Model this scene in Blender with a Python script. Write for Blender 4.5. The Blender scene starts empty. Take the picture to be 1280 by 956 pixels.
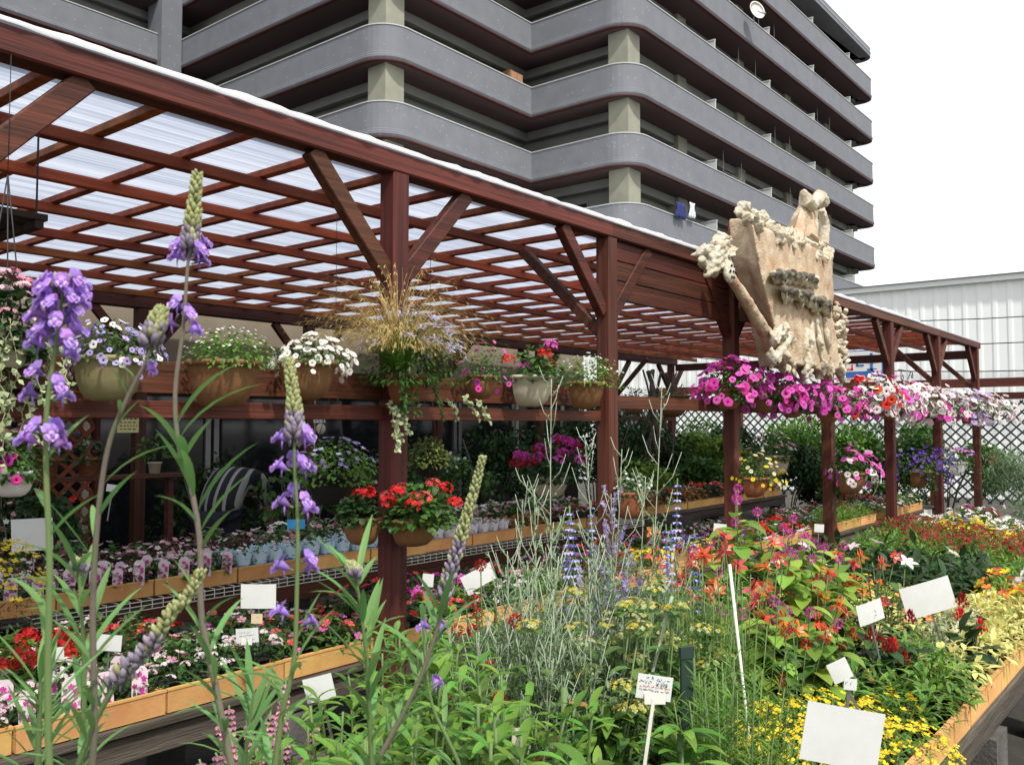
import bpy, math, random
from mathutils import Vector, Matrix, noise
R = math.radians
scn = bpy.context.scene
COL = scn.collection

# ---------------------------------------------------------------- camera
CAMZ, YAW, PITCH, F = 1.6, R(38.8), R(2.76), 1120.0
cd = bpy.data.cameras.new('camera'); cam = bpy.data.objects.new('camera', cd); COL.objects.link(cam)
cam.location = (0, 0, CAMZ); cam.rotation_euler = (math.pi/2+PITCH, 0, YAW-math.pi/2)
cd.sensor_width = 36; cd.lens = 36*F/1280; cd.clip_start = .05; cd.clip_end = 900
cd.dof.use_dof = True; cd.dof.focus_distance = 3.6; cd.dof.aperture_fstop = 20
scn.camera = cam

# ---------------------------------------------------------------- light
SUN_EL, SUN_AZ = R(54), R(-116)          # azimuth of the sun measured from +X towards +Y
SUN_STRENGTH, SKY_STRENGTH, CLOUD, EXPOSURE = 3.0, 0.10, 10.5, 0.45
world = bpy.data.worlds.new('World'); scn.world = world; world.use_nodes = True
nt = world.node_tree; bg = nt.nodes['Background']
sky = nt.nodes.new('ShaderNodeTexSky'); sky.sky_type = 'NISHITA'; sky.sun_disc = False
sky.sun_elevation = SUN_EL; sky.sun_rotation = math.pi/2-SUN_AZ; sky.dust_density = 4; sky.air_density = 1
mix = nt.nodes.new('ShaderNodeMixRGB'); mix.blend_type = 'MIX'; mix.inputs[0].default_value = .85
mix.inputs[2].default_value = (CLOUD, CLOUD*1.02, CLOUD*1.03, 1)
nt.links.new(sky.outputs[0], mix.inputs[1]); nt.links.new(mix.outputs[0], bg.inputs[0])
bg.inputs[1].default_value = SKY_STRENGTH
sd = bpy.data.lights.new('sun', 'SUN'); sun = bpy.data.objects.new('sun', sd); COL.objects.link(sun)
sd.energy = SUN_STRENGTH; sd.angle = R(3); sd.color = (1, .955, .88)
sv = Vector((math.cos(SUN_EL)*math.cos(SUN_AZ), math.cos(SUN_EL)*math.sin(SUN_AZ), math.sin(SUN_EL)))
sun.rotation_euler = sv.to_track_quat('Z', 'Y').to_euler(); sun.location = sv*60
vs = scn.view_settings; vs.view_transform = 'Standard'; vs.look = 'None'; vs.gamma = 1
vs.use_curve_mapping = False; vs.exposure = EXPOSURE
scn.cycles.max_bounces = 7; scn.cycles.transparent_max_bounces = 6; scn.cycles.use_denoising = True

# ---------------------------------------------------------------- picture to place
MW = cam.rotation_euler.to_matrix(); ORG = Vector((0, 0, CAMZ))
def ray(px, py): return MW @ Vector(((px-640)/F, -(py-478)/F, -1))
def onV(px, py, v):                       # point on the upright plane y = v
    d = ray(px, py); return ORG + d*(v/d.y)
def onU(px, py, u):
    d = ray(px, py); return ORG + d*(u/d.x)
def onZ(px, py, z):
    d = ray(px, py); return ORG + d*((z-CAMZ)/d.z)
def dist(px, py, s):                      # at s metres in front of the camera
    return ORG + ray(px, py)*s

# ---------------------------------------------------------------- materials
MATS = {}
def N(nt, t, **k):
    n = nt.nodes.new(t)
    for a, b in k.items(): setattr(n, a, b)
    return n
def mat(name, col, rough=.7, var=.0, hue=.0, scale=6, bump=0, bscale=40, trans=0, metal=0, spec=.3, kind='noise', stretch=(1,1,1), col2=None, coat=0):
    """principled material; colour wanders between col and col2 by noise, and by leaf (random per island)."""
    if name in MATS: return MATS[name]
    m = bpy.data.materials.new(name); m.use_nodes = True; MATS[name] = m
    t = m.node_tree; p = t.nodes['Principled BSDF']; L = t.links.new
    p.inputs['Roughness'].default_value = rough; p.inputs['Metallic'].default_value = metal
    p.inputs['Specular IOR Level'].default_value = spec; p.inputs['Coat Weight'].default_value = coat
    c = N(t, 'ShaderNodeRGB'); c.outputs[0].default_value = (*col, 1); out = c.outputs[0]
    tc = N(t, 'ShaderNodeTexCoord'); mp = N(t, 'ShaderNodeMapping'); mp.inputs['Scale'].default_value = stretch
    L(tc.outputs['Object'], mp.inputs[0])
    if col2 is not None:
        nz = N(t, 'ShaderNodeTexNoise'); nz.inputs['Scale'].default_value = scale; nz.inputs['Detail'].default_value = 6
        nz.inputs['Roughness'].default_value = .65
        L(mp.outputs[0], nz.inputs['Vector'])
        rp = N(t, 'ShaderNodeMapRange'); rp.inputs[1].default_value = .35; rp.inputs[2].default_value = .65
        L(nz.outputs[0], rp.inputs[0])
        mx = N(t, 'ShaderNodeMixRGB'); L(rp.outputs[0], mx.inputs[0]); L(out, mx.inputs[1]); mx.inputs[2].default_value = (*col2, 1)
        out = mx.outputs[0]
    if var or hue:
        g = N(t, 'ShaderNodeNewGeometry'); oi = N(t, 'ShaderNodeObjectInfo')
        ad = N(t, 'ShaderNodeMath', operation='ADD'); L(g.outputs['Random Per Island'], ad.inputs[0]); L(oi.outputs['Random'], ad.inputs[1])
        fr = N(t, 'ShaderNodeMath', operation='FRACT'); L(ad.outputs[0], fr.inputs[0])
        hs = N(t, 'ShaderNodeHueSaturation')
        r1 = N(t, 'ShaderNodeMapRange'); r1.inputs[3].default_value = 1-var; r1.inputs[4].default_value = 1+var
        L(fr.outputs[0], r1.inputs[0]); L(r1.outputs[0], hs.inputs['Value'])
        m7 = N(t, 'ShaderNodeMath', operation='MULTIPLY'); m7.inputs[1].default_value = 7.31; L(fr.outputs[0], m7.inputs[0])
        f7 = N(t, 'ShaderNodeMath', operation='FRACT'); L(m7.outputs[0], f7.inputs[0])
        r2 = N(t, 'ShaderNodeMapRange'); r2.inputs[3].default_value = .5-hue; r2.inputs[4].default_value = .5+hue
        L(f7.outputs[0], r2.inputs[0]); L(r2.outputs[0], hs.inputs['Hue'])
        L(out, hs.inputs['Color']); out = hs.outputs[0]
    L(out, p.inputs['Base Color'])
    if bump:
        nb = N(t, 'ShaderNodeTexNoise'); nb.inputs['Scale'].default_value = bscale; nb.inputs['Detail'].default_value = 4
        L(mp.outputs[0], nb.inputs['Vector'])
        b = N(t, 'ShaderNodeBump'); b.inputs['Strength'].default_value = bump; b.inputs['Distance'].default_value = .01
        L(nb.outputs[0], b.inputs['Height']); L(b.outputs[0], p.inputs['Normal'])
    if trans:
        tr = N(t, 'ShaderNodeBsdfTranslucent'); L(out, tr.inputs[0])
        ms = N(t, 'ShaderNodeMixShader'); ms.inputs[0].default_value = trans
        o = t.nodes['Material Output']
        L(p.outputs[0], ms.inputs[1]); L(tr.outputs[0], ms.inputs[2]); L(ms.outputs[0], o.inputs[0])
    return m
def leafmat(n, c, var=.45, hue=.025, rough=.5, trans=.35): return mat('leaf_'+n, c, rough, var, hue, trans=trans, spec=.35)
def petal(n, c, var=.2, hue=.012, trans=.35): return mat('petal_'+n, c, .55, var, hue, trans=trans, spec=.2)
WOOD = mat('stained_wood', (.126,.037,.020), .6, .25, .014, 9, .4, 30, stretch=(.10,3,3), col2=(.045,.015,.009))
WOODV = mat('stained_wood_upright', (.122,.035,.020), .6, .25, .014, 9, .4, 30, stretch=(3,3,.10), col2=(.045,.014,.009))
WOODLIT = mat('stained_wood_backlit', (.42,.100,.030), .6, .32, .014, 6, .3, 30, stretch=(.2,2,2), col2=(.18,.042,.015))  # brighter copy of the wood; light coming through the roof sheets is in its colour
PLANK = mat('weathered_plank', (.12,.10,.08), .85, .3, .02, 5, .5, 40, stretch=(.3,3,3), col2=(.05,.04,.03))
TRAY = mat('orange_card_tray', (.70,.41,.14), .75, .2, .014, 5, .15, 60, col2=(.55,.29,.10))
TRAYIN = mat('orange_tray_inside', (.42,.2,.07), .8)
BLACKP = mat('black_plastic', (.018,.018,.018), .45)
TERRA = mat('terracotta', (.31,.115,.055), .75, .1, 0, 34, .15, 60, col2=(.26,.09,.04))
TAN = mat('tan_plastic_pot', (.25,.125,.055), .6, .08, 0, 34, .1, 60, col2=(.20,.098,.042))
OLIVE = mat('olive_pot', (.28,.24,.12), .65, .05, 0, 14, .1, 60, col2=(.22,.19,.09))
CREAM = mat('cream_pot', (.55,.50,.38), .6, .05, 0, 10, .05, 60, col2=(.45,.40,.29))
WHITEP = mat('white_plastic', (.72,.70,.64), .5)
CARD = mat('white_card', (.66,.67,.655), .45, .03, 0, 14, col2=(.60,.61,.59))
BEIGECARD = mat('beige_card', (.62,.52,.33), .6)
YCARD = mat('yellow_paper', (.62,.55,.25), .8)
INKB = mat('ink_blue', (.08,.08,.35), .6); INKR = mat('ink_red', (.5,.07,.05), .6); INKG = mat('ink_teal', (.1,.3,.3), .6); INKD = mat('ink_dark', (.03,.03,.03), .6)
INKGR = mat('ink_green', (.05,.16,.04), .7)
WIRE = mat('white_wire', (.62,.58,.48), .4)
METAL = mat('grey_metal', (.3,.3,.3), .4, metal=.8)
IRON = mat('black_iron', (.03,.03,.032), .5)
LATT = mat('black_lattice', (.03,.045,.045), .6)
LATTB = mat('brown_lattice', (.2,.05,.02), .7)
SOIL = mat('soil', (.035,.022,.014), .95)
STEM = leafmat('stem', (.13,.20,.07), .2, .01, .6, .1)
STEMP = mat('purple_stem', (.17,.125,.115), .6, .1, .01, 30, .1, 80, col2=(.13,.14,.08))
STEMW = mat('silver_stem', (.36,.42,.30), .7, .15)
G_MID = leafmat('mid', (.065,.15,.028)); G_DARK = leafmat('dark', (.032,.075,.020)); G_LIME = leafmat('lime', (.20,.33,.045))
G_LIMED = leafmat('limedark', (.13,.17,.035)); G_BRIGHT = leafmat('bright', (.12,.25,.035)); G_SILV = leafmat('silver', (.17,.26,.13), .3); G_GLAUC = leafmat('glaucous', (.14,.29,.085), .25, .015)
G_IVY = leafmat('variegated', (.38,.44,.24), .5); G_SAGE = leafmat('sage', (.11,.20,.055), .4); G_BRONZE = leafmat('bronze', (.09,.045,.03), .5); G_YEL = leafmat('yellow', (.66,.64,.22), .35, .03)
G_STRAW = leafmat('straw', (.56,.43,.18), .25, .01); G_AUT = leafmat('autumn', (.35,.18,.05), .4, .03)
P = dict(white=petal('white', (.82,.80,.76), .08), lav=petal('lavender', (.42,.34,.62), .3, .02), violet=petal('violet', (.48,.28,.74), .35, .025, .45), vthroat=petal('vthroat', (.66,.48,.84), .15),
    mag=petal('magenta', (.60,.045,.33), .3, .02), hot=petal('hotpink', (.72,.13,.50), .2, .02), pink=petal('pink', (.72,.33,.42), .25, .02), pale=petal('palepink', (.80,.62,.66), .15, .02),
    red=petal('red', (.68,.022,.018), .3, .015), coral=petal('coral', (.75,.10,.09), .25, .03), dred=petal('darkred', (.30,.014,.022), .4), orange=petal('orange', (.78,.18,.05), .3, .03),
    yellow=petal('yellow', (.80,.62,.03), .2, .02), blue=petal('blue', (.10,.10,.42), .35, .03), dpurp=petal('deeppurple', (.08,.03,.22), .4, .02), starb=petal('starblue', (.50,.50,.84), .15, .02),
    cream=petal('cream', (.75,.70,.42), .15), dark=petal('darkthroat', (.12,.02,.09), .2), bud=petal('bud', (.44,.47,.22), .2), ochre=petal('ochre', (.50,.42,.06), .3, .03), faded=petal('faded', (.34,.29,.36), .4, .04), dusty=petal('dusty', (.40,.20,.26), .35, .02), salmon=petal('salmon', (.75,.36,.25), .25, .03))

# ---------------------------------------------------------------- mesh building
class MB:
    def __init__(s): s.v = []; s.f = []; s.m = []
    def add(s, vs, fs, m=0):
        b = len(s.v); s.v += [tuple(v) for v in vs]
        for f in fs: s.f.append([b+i for i in f]); s.m.append(m)
    def mesh(s, name, mats, smooth=True):
        me = bpy.data.meshes.new(name); me.from_pydata(s.v, [], s.f)
        for m in (mats if isinstance(mats, (list, tuple)) else [mats]): me.materials.append(m)
        me.polygons.foreach_set('material_index', s.m)
        me.polygons.foreach_set('use_smooth', [smooth]*len(s.f)); me.update(); return me
    def box(s, a, b, m=0):
        x0,y0,z0 = a; x1,y1,z1 = b
        s.add([(x0,y0,z0),(x1,y0,z0),(x1,y1,z0),(x0,y1,z0),(x0,y0,z1),(x1,y0,z1),(x1,y1,z1),(x0,y1,z1)],
              [(0,3,2,1),(4,5,6,7),(0,1,5,4),(1,2,6,5),(2,3,7,6),(3,0,4,7)], m)
    def beam(s, p, q, w, h, m=0, up=(0,0,1)):
        """rectangular member from p to q, w wide and h deep, with small chamfers"""
        p, q = Vector(p), Vector(q); d = (q-p).normalized(); sd = d.cross(Vector(up))
        if sd.length < 1e-3: sd = Vector((1,0,0))
        sd.normalize(); u = sd.cross(d).normalized(); c = min(w,h)*.08
        prof = [(-w/2+c,-h/2),(w/2-c,-h/2),(w/2,-h/2+c),(w/2,h/2-c),(w/2-c,h/2),(-w/2+c,h/2),(-w/2,h/2-c),(-w/2,-h/2+c)]
        vs = [e+sd*x+u*y for e in (p,q) for x,y in prof]
        s.add(vs, [[(i)%8,(i+1)%8,8+(i+1)%8,8+i] for i in range(8)]+[list(range(7,-1,-1)),list(range(8,16))], m)
    def tube(s, pts, rad, n=6, m=0, cap=True):
        pts = [Vector(p) for p in pts]; k = len(pts)
        if not isinstance(rad, (list,tuple)): rad = [rad]*k
        vs = []; a = None
        for i,p in enumerate(pts):
            t = (pts[min(i+1,k-1)]-pts[max(i-1,0)]).normalized()
            if a is None: a = t.orthogonal().normalized()
            a = (a-t*a.dot(t)); a = a.normalized() if a.length>1e-6 else t.orthogonal().normalized()
            b = t.cross(a)
            for j in range(n):
                th = 2*math.pi*j/n; vs.append(p+(a*math.cos(th)+b*math.sin(th))*rad[i])
        fs = [[i*n+j,i*n+(j+1)%n,(i+1)*n+(j+1)%n,(i+1)*n+j] for i in range(k-1) for j in range(n)]
        if cap: fs += [list(range(n-1,-1,-1)), [(k-1)*n+j for j in range(n)]]
        s.add(vs, fs, m)
    def lathe(s, prof, n=20, m=0, a0=0, a1=2*math.pi, sx=1, sy=1, o=(0,0,0)):
        full = abs(a1-a0-2*math.pi) < 1e-4; c = n if full else n+1; vs = []
        for r,z in prof:
            for j in range(c):
                th = a0+(a1-a0)*j/n; vs.append((o[0]+r*math.cos(th)*sx, o[1]+r*math.sin(th)*sy, o[2]+z))
        fs = [[i*c+j, i*c+(j+1)%c, (i+1)*c+(j+1)%c, (i+1)*c+j] for i in range(len(prof)-1) for j in range(n)]
        s.add(vs, fs, m)
    def ball(s, c, r, m=0, n=8, k=6, sx=1, sy=1, sz=1):
        prof = [(r*math.sin(math.pi*i/k), -r*math.cos(math.pi*i/k)*sz) for i in range(k+1)]
        s.lathe(prof, n, m, sx=sx, sy=sy, o=c)
    def leaf(s, p, d, n, L, W, segs=3, bend=.4, fold=.25, m=0, shape=1.0):
        """a folded, drooping blade: p base, d direction, n upper side"""
        p = Vector(p); d = Vector(d).normalized(); n = Vector(n); sd = d.cross(n)
        if sd.length < 1e-4: sd = d.orthogonal()
        sd.normalize(); n = sd.cross(d).normalized(); vs = [p]; a = 0; q = p.copy()
        for i in range(1, segs+1):
            a = bend*(i/segs)*1.3; dd = d*math.cos(a)-n*math.sin(a); nn = n*math.cos(a)+d*math.sin(a)
            q = q+dd*(L/segs)
            if i < segs:
                t = i/segs; w = W*.5*math.sin(math.pi*t**shape)**.8
                vs += [q-sd*w+nn*fold*w, q, q+sd*w+nn*fold*w]
            else: vs.append(q)
        fs = [(0,2,1),(0,3,2)]
        for i in range(segs-2):
            b = 1+3*i; fs += [(b,b+1,b+4,b+3),(b+1,b+2,b+5,b+4)]
        b = 1+3*(segs-2); e = len(vs)-1; fs += [(b,b+1,e),(b+1,b+2,e)]
        s.add(vs, fs, m)
    def petals(s, p, n, r, k=5, m=0, mc=None, cup=.15, wid=1.0, rc=.18, rot=0, notch=0):
        """an open flower of k rounded petals and a centre"""
        n = Vector(n).normalized(); a = n.orthogonal().normalized(); b = n.cross(a); p = Vector(p)
        for i in range(k):
            th = 2*math.pi*i/k+rot; h = math.pi/k*wid
            def pt(rr, an, z): return p+(a*math.cos(th+an)+b*math.sin(th+an))*rr*r+n*z*r
            s.add([p, pt(.55,-h*.85,cup*.5), pt(.9,-h*.62,cup), pt(1-notch,0,cup*1.1), pt(.9,h*.62,cup), pt(.55,h*.85,cup*.5)], [(0,1,2,3),(0,3,4,5)], m)
        if mc is not None:
            rr = r*rc; s.add([p+n*r*.12]+[p+(a*math.cos(t)+b*math.sin(t))*rr+n*r*.05 for t in [i*math.pi/3 for i in range(6)]], [(0,i+1,(i+1)%6+1) for i in range(6)], mc)
    def trumpet(s, p, n, r, m=0, mc=1, k=5):
        """petunia: a scalloped disc round a funnel"""
        n = Vector(n).normalized(); a = n.orthogonal().normalized(); b = n.cross(a); p = Vector(p); K = k*2
        def ring(rr, z, sc=0): return [p+(a*math.cos(2*math.pi*i/K)+b*math.sin(2*math.pi*i/K))*r*(rr-(sc if i%2 else 0))+n*r*z for i in range(K)]
        s.add([p-n*r*.7]+ring(.24,-.12), [(0,i+1,(i+1)%K+1) for i in range(K)], mc)
        s.add(ring(.24,-.12)+ring(.7,.12)+ring(1.0,.02,.1), [(j*K+i, j*K+(i+1)%K, (j+1)*K+(i+1)%K, (j+1)*K+i) for j in range(2) for i in range(K)], m)
def bez(pts, n=5):
    """smooth polyline through points (Catmull-Rom)"""
    pts = [Vector(p) for p in pts]; out = []
    for i in range(len(pts)-1):
        a = pts[max(i-1,0)]; b = pts[i]; c = pts[i+1]; d = pts[min(i+2,len(pts)-1)]
        for k in range(n):
            t = k/n; out.append(.5*((2*b)+(c-a)*t+(2*a-5*b+4*c-d)*t*t+(3*b-a-3*c+d)*t*t*t))
    return out+[pts[-1]]
def rv(g, s=1): return Vector((g.uniform(-s,s), g.uniform(-s,s), g.uniform(-s,s)))
def hemi(g, zlo=0):
    z = g.uniform(zlo, 1); t = g.uniform(0, 2*math.pi); q = math.sqrt(max(0,1-z*z)); return Vector((q*math.cos(t), q*math.sin(t), z))

# ---------------------------------------------------------------- objects
def link(name, me, parent=None, loc=(0,0,0), **k):
    o = bpy.data.objects.new(name, me); COL.objects.link(o); o.parent = parent; o.location = loc
    for a,b in k.items(): o[a] = b
    return o
def thing(name, label, cat, loc=(0,0,0), rz=0, group=None, me=None, sc=1, tilt=None):
    o = bpy.data.objects.new(name, me); COL.objects.link(o); o.location = loc
    o.rotation_euler = (tilt[0], tilt[1], rz) if tilt else (0,0,rz); o.scale = (sc,)*3
    o['label'] = label; o['category'] = cat
    if group: o['group'] = group
    return o
def part(name, mb, mats, parent, smooth=False, loc=(0,0,0)): return link(name, mb.mesh(name, mats, smooth), parent, loc)
def struct(name, mb, mats, kind='structure', smooth=False): o = link(name, mb.mesh(name, mats, smooth)); o['kind'] = kind; return o

# ================================================================ THE SETTING
def ground_mat():
    return mat('concrete_ground', (.085,.08,.07), .9, 0,0, 1.8, .4, 12, col2=(.045,.042,.036))
g = MB(); g.add([(-300,-300,0),(500,-300,0),(500,500,0),(-300,500,0)], [(0,1,2,3)]); struct('ground', g, ground_mat())

# ---- apartment building
def fillet(pts, rads):
    out = []
    for i,p in enumerate(pts):
        p = Vector(p)
        if i in (0, len(pts)-1) or rads[i] <= 0: out.append(p); continue
        a = (Vector(pts[i-1])-p).normalized(); b = (Vector(pts[i+1])-p).normalized(); r = rads[i]
        c = p+a*r+b*r
        for k in range(9):
            t = k/8*math.pi/2; out.append(c-b*r*math.cos(t)-a*r*math.sin(t))
    return out
def sweep(path, prof):
    """closed profile of (outward offset, z) carried along a level path"""
    k = len(path); vs = []; n = len(prof); nm = []
    for i,p in enumerate(path):
        ds = []
        if i>0: ds.append((p-path[i-1]).normalized())
        if i<k-1: ds.append((path[i+1]-p).normalized())
        ns = [Vector((d.y,-d.x)) for d in ds]; q = sum(ns, Vector((0,0))); q = q.normalized()/max(.5, q.normalized().dot(ns[0])); nm.append(q)
    for p,q in zip(path,nm): vs += [(p.x+q.x*o, p.y+q.y*o, z) for o,z in prof]
    fs = [[i*n+j,(i+1)*n+j,(i+1)*n+(j+1)%n,i*n+(j+1)%n] for i in range(k-1) for j in range(n)]
    fs += [list(range(n)), [(k-1)*n+j for j in range(n-1,-1,-1)]]
    m = MB(); m.add(vs, fs); return m
def tile_mat():
    m = mat('grey_tile', (.175,.18,.205), .7, spec=.3); t = m.node_tree; p = t.nodes['Principled BSDF']; L = t.links.new
    tc = N(t,'ShaderNodeTexCoord'); v = N(t,'ShaderNodeTexVoronoi'); v.inputs['Scale'].default_value = 3.2; L(tc.outputs['Object'], v.inputs['Vector'])
    lt = N(t,'ShaderNodeMath', operation='LESS_THAN'); lt.inputs[1].default_value = .16; L(v.outputs['Distance'], lt.inputs[0])
    nz = N(t,'ShaderNodeTexNoise'); nz.inputs['Scale'].default_value = 1.3; nz.inputs['Detail'].default_value = 8; L(tc.outputs['Object'], nz.inputs['Vector'])
    rp = N(t,'ShaderNodeMapRange'); rp.inputs[3].default_value = .8; rp.inputs[4].default_value = 1.2; L(nz.outputs[0], rp.inputs[0])
    mx = N(t,'ShaderNodeMixRGB'); L(lt.outputs[0], mx.inputs[0]); mx.inputs[1].default_value = (.170,.178,.200,1); mx.inputs[2].default_value = (.225,.23,.245,1)
    ml = N(t,'ShaderNodeVectorMath', operation='SCALE'); L(mx.outputs[0], ml.inputs[0]); L(rp.outputs[0], ml.inputs['Scale']); L(ml.outputs[0], p.inputs['Base Color'])
    # fine tile courses as relief
    sx = N(t,'ShaderNodeSeparateXYZ'); L(tc.outputs['Object'], sx.inputs[0])
    s2 = N(t,'ShaderNodeMath', operation='MULTIPLY'); s2.inputs[1].default_value = 60; L(sx.outputs[2], s2.inputs[0])
    s3 = N(t,'ShaderNodeMath', operation='SINE'); L(s2.outputs[0], s3.inputs[0])
    b = N(t,'ShaderNodeBump'); b.inputs['Strength'].default_value = .06; b.inputs['Distance'].default_value = .02; L(s3.outputs[0], b.inputs['Height']); L(b.outputs[0], p.inputs['Normal'])
    return m
def build_apartments():
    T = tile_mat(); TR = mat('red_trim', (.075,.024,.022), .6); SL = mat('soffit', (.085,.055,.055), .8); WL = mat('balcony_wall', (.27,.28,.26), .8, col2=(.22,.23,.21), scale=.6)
    PIER = mat('beige_pier', (.31,.31,.245), .8, col2=(.25,.25,.20), scale=1.2); GL = mat('dark_glass', (.02,.025,.03), .08, spec=.6); FRM = mat('window_frame', (.25,.25,.25), .5)
    COP = mat('coping', (.42,.43,.43), .6); PAN = mat('partition', (.55,.57,.56), .6)
    root = thing('apartment_building', 'tall grey apartment block with stacked wraparound balconies behind the pergola', 'building', (32.4,19.5,0))
    O = Vector((32.4,19.5,0))
    pts = [(1,39.5),(23.2,39.5),(23.2,24.9),(32.4,24.9),(32.4,19.5),(66,19.5),(66,36)]
    pts = [(x-O.x,y-O.y) for x,y in pts]; path = fillet(pts, [0,0,1.25,0,1.25,.8,0])
    inner = [(1,41.4),(24.9+.2,41.4),(25.1,26.8),(34.3,26.8),(34.3,21.4),(64.3,21.4),(64.3,36)]
    inner = [Vector((x-O.x,y-O.y)) for x,y in inner]
    part('wall', sweep(inner, [(0,0),(0,29),(-9,29),(-9,0)]), WL, root)
    z0s = [CAMZ+11.2+3.05*k for k in range(-3,5)]
    for z0 in z0s:
        b = part('balcony', sweep(path, [(0,z0+.32),(0,z0+1.36),(-.16,z0+1.36),(-.16,z0+.02),(.0,z0+.02),(.05,z0+.1),(.05,z0+.2),(.02,z0+.23),(.02,z0+.3)]), T, root, True)
        for p_ in b.data.polygons: p_.use_smooth = False
        part('coping', sweep(path, [(.03,z0+1.362),(.03,z0+1.41),(-.19,z0+1.41),(-.19,z0+1.362)]), COP, b)
        part('trim', sweep(path, [(.01,z0-.035),(.01,z0+.017),(-.15,z0+.017),(-.15,z0-.035)]), TR, b)
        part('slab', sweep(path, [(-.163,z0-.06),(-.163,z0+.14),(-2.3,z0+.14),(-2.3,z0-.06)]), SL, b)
        c = part('ceiling_beam', sweep(path, [(-1.45,z0-.45),(-1.45,z0-.063),(-1.7,z0-.063),(-1.7,z0-.45)]), WL, b)
    zt = CAMZ+11.2+3.05*5
    rf = part('roof', sweep(path, [(0,zt-.02),(0,zt+.62),(-9,zt+.62),(-9,zt-.02)]), T, root)
    part('trim', sweep(path, [(.03,zt+.25),(.03,zt+.30),(-.1,zt+.30),(-.1,zt+.25)]), COP, rf)
    # piers at the rounded corners
    for (x,y,w) in ((23.2,24.9,1.0),(32.4,19.5,1.0)):
        m = MB(); m.box((x-O.x+.5,y-O.y+.5,0),(x-O.x+.5+w,y-O.y+.5+w,zt-.1)); part('corner_pier', m, PIER, root)
    m = MB(); m.box((22.1-O.x,39.15-O.y,0),(23.15-O.x,40.4-O.y,zt+.5)); part('corner_pier', m, T, root)
    us = [40.7+6.85*k for k in range(4)]
    for u in us:
        m = MB(); m.box((u-1.9-O.x, 20.75-O.y, 0),(u-1.0-O.x, 21.42-O.y, zt-.1)); part('wall_pier', m, PIER, root)
    m = MB(); m.box((64.0-O.x,20.8-O.y,0),(65-O.x,22.4-O.y,zt-.1)); part('wall_pier', m, PIER, root)
    for z0 in z0s[1:]:
        for u in us:
            m = MB(); m.box((u-O.x,19.68-O.y,z0+.15),(u+.06-O.x,21.38-O.y,z0+2.0)); m.box((u-.03-O.x,19.67-O.y,z0+2.0),(u+.09-O.x,21.38-O.y,z0+2.05))
            part('balcony_partition', m, PAN, root)
        def win(cx, cy, w, ax):
            f = MB(); q = MB(); a = .08
            if ax == 'x':
                f.box((cx-w/2-O.x, cy-.05-O.y, z0+.2),(cx+w/2-O.x, cy-.003-O.y, z0+2.25)); 
                q.box((cx-w/2+a-O.x, cy-.075-O.y, z0+.3),(cx-.04-O.x, cy-.052-O.y, z0+2.15)); q.box((cx+.04-O.x, cy-.075-O.y, z0+.3),(cx+w/2-a-O.x, cy-.052-O.y, z0+2.15))
            else:
                f.box((cx-.05-O.x, cy-w/2-O.y, z0+.2),(cx-.003-O.x, cy+w/2-O.y, z0+2.25))
                q.box((cx-.075-O.x, cy-w/2+a-O.y, z0+.3),(cx-.052-O.x, cy-.04-O.y, z0+2.15)); q.box((cx-.075-O.x, cy+.04-O.y, z0+.3),(cx-.052-O.x, cy+w/2-a-O.y, z0+2.15))
            fr = part('window', f, FRM, root); part('pane', q, GL, fr)
        for u in us[:-1]+[us[-1]]: win(u-4.2, 21.4, 2.2, 'x'); win(u+1.6, 21.4, 2.4, 'x')
        win(34.3, 24.2, 2.4, 'y'); win(28.0, 26.8, 2.6, 'x'); win(31.6, 26.8, 2.2, 'x'); win(25.1, 30.5, 2.6, 'y'); win(25.1, 36, 2.6, 'y')
    p = onV(657, 95, 25.4); k = round((p.z-CAMZ-11.2)/3.05-.3); zf = CAMZ+11.2+3.05*k+.15
    o = thing('storage_cabinet','light brown cabinet standing in the inner corner of a mid level balcony','cabinet',(32.0,25.7,zf)); m = MB(); m.beam((-.45,0,1.0),(.45,0,1.0),.5,2.0); part('carcass', m, mat('light_ply',(.36,.20,.11),.7), o); m = MB(); m.box((-.42,-.275,.08),(-.02,-.253,1.92)); m.box((.02,-.275,.08),(.42,-.253,1.92)); part('door', m, mat('light_ply_door',(.40,.23,.13),.6), o)
    for i,(u,kk) in enumerate(((43.5,0),(50.3,1),(45.5,2),(57.2,2),(52.5,0),(48.2,3))):
        zf = CAMZ+11.2+3.05*kk+.15; o = thing('laundry_pole','thin steel laundry pole hung across the long side balcony, '+['lowest floor near the corner','second floor up, middle','third floor up near the corner','third floor up, far end','lowest floor, middle','fourth floor up'][i],'laundry pole',(u,20.1,zf)); m = MB(); m.tube([(-1.2,0,1.75),(1.2,0,1.75)],.02,6); m.tube([(-1.1,0,1.75),(-1.1,0,2.85)],.012,5); m.tube([(1.1,0,1.75),(1.1,0,2.85)],.012,5); part('pole', m, METAL, o)
    # satellite dish on a balcony, laundry
    d = thing('satellite_dish', 'small white satellite dish clamped to an upper balcony of the grey block', 'dish', (0,0,0))
    c = onV(945, 14, 18.9); d.location = c
    m = MB(); m.lathe([(0,0),(.2,.02),(.42,.1),(.43,.1),(.2,.035),(0,.015)], 24); ds = part('reflector', m, WHITEP, d, True); ds.rotation_euler = (R(80), 0, R(-25)); ds.scale = (1.15,)*3
    m = MB(); m.tube([(0,0,0),(-.05,.1,-.3),(-.05,.12,-.9)], .04, 8); m.tube([(0,0,0),(.35,-.35,-.1)], .02, 6); m.ball((.35,-.35,-.1), .05); part('mount', m, METAL, d)
    gq = random.Random(3)
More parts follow.
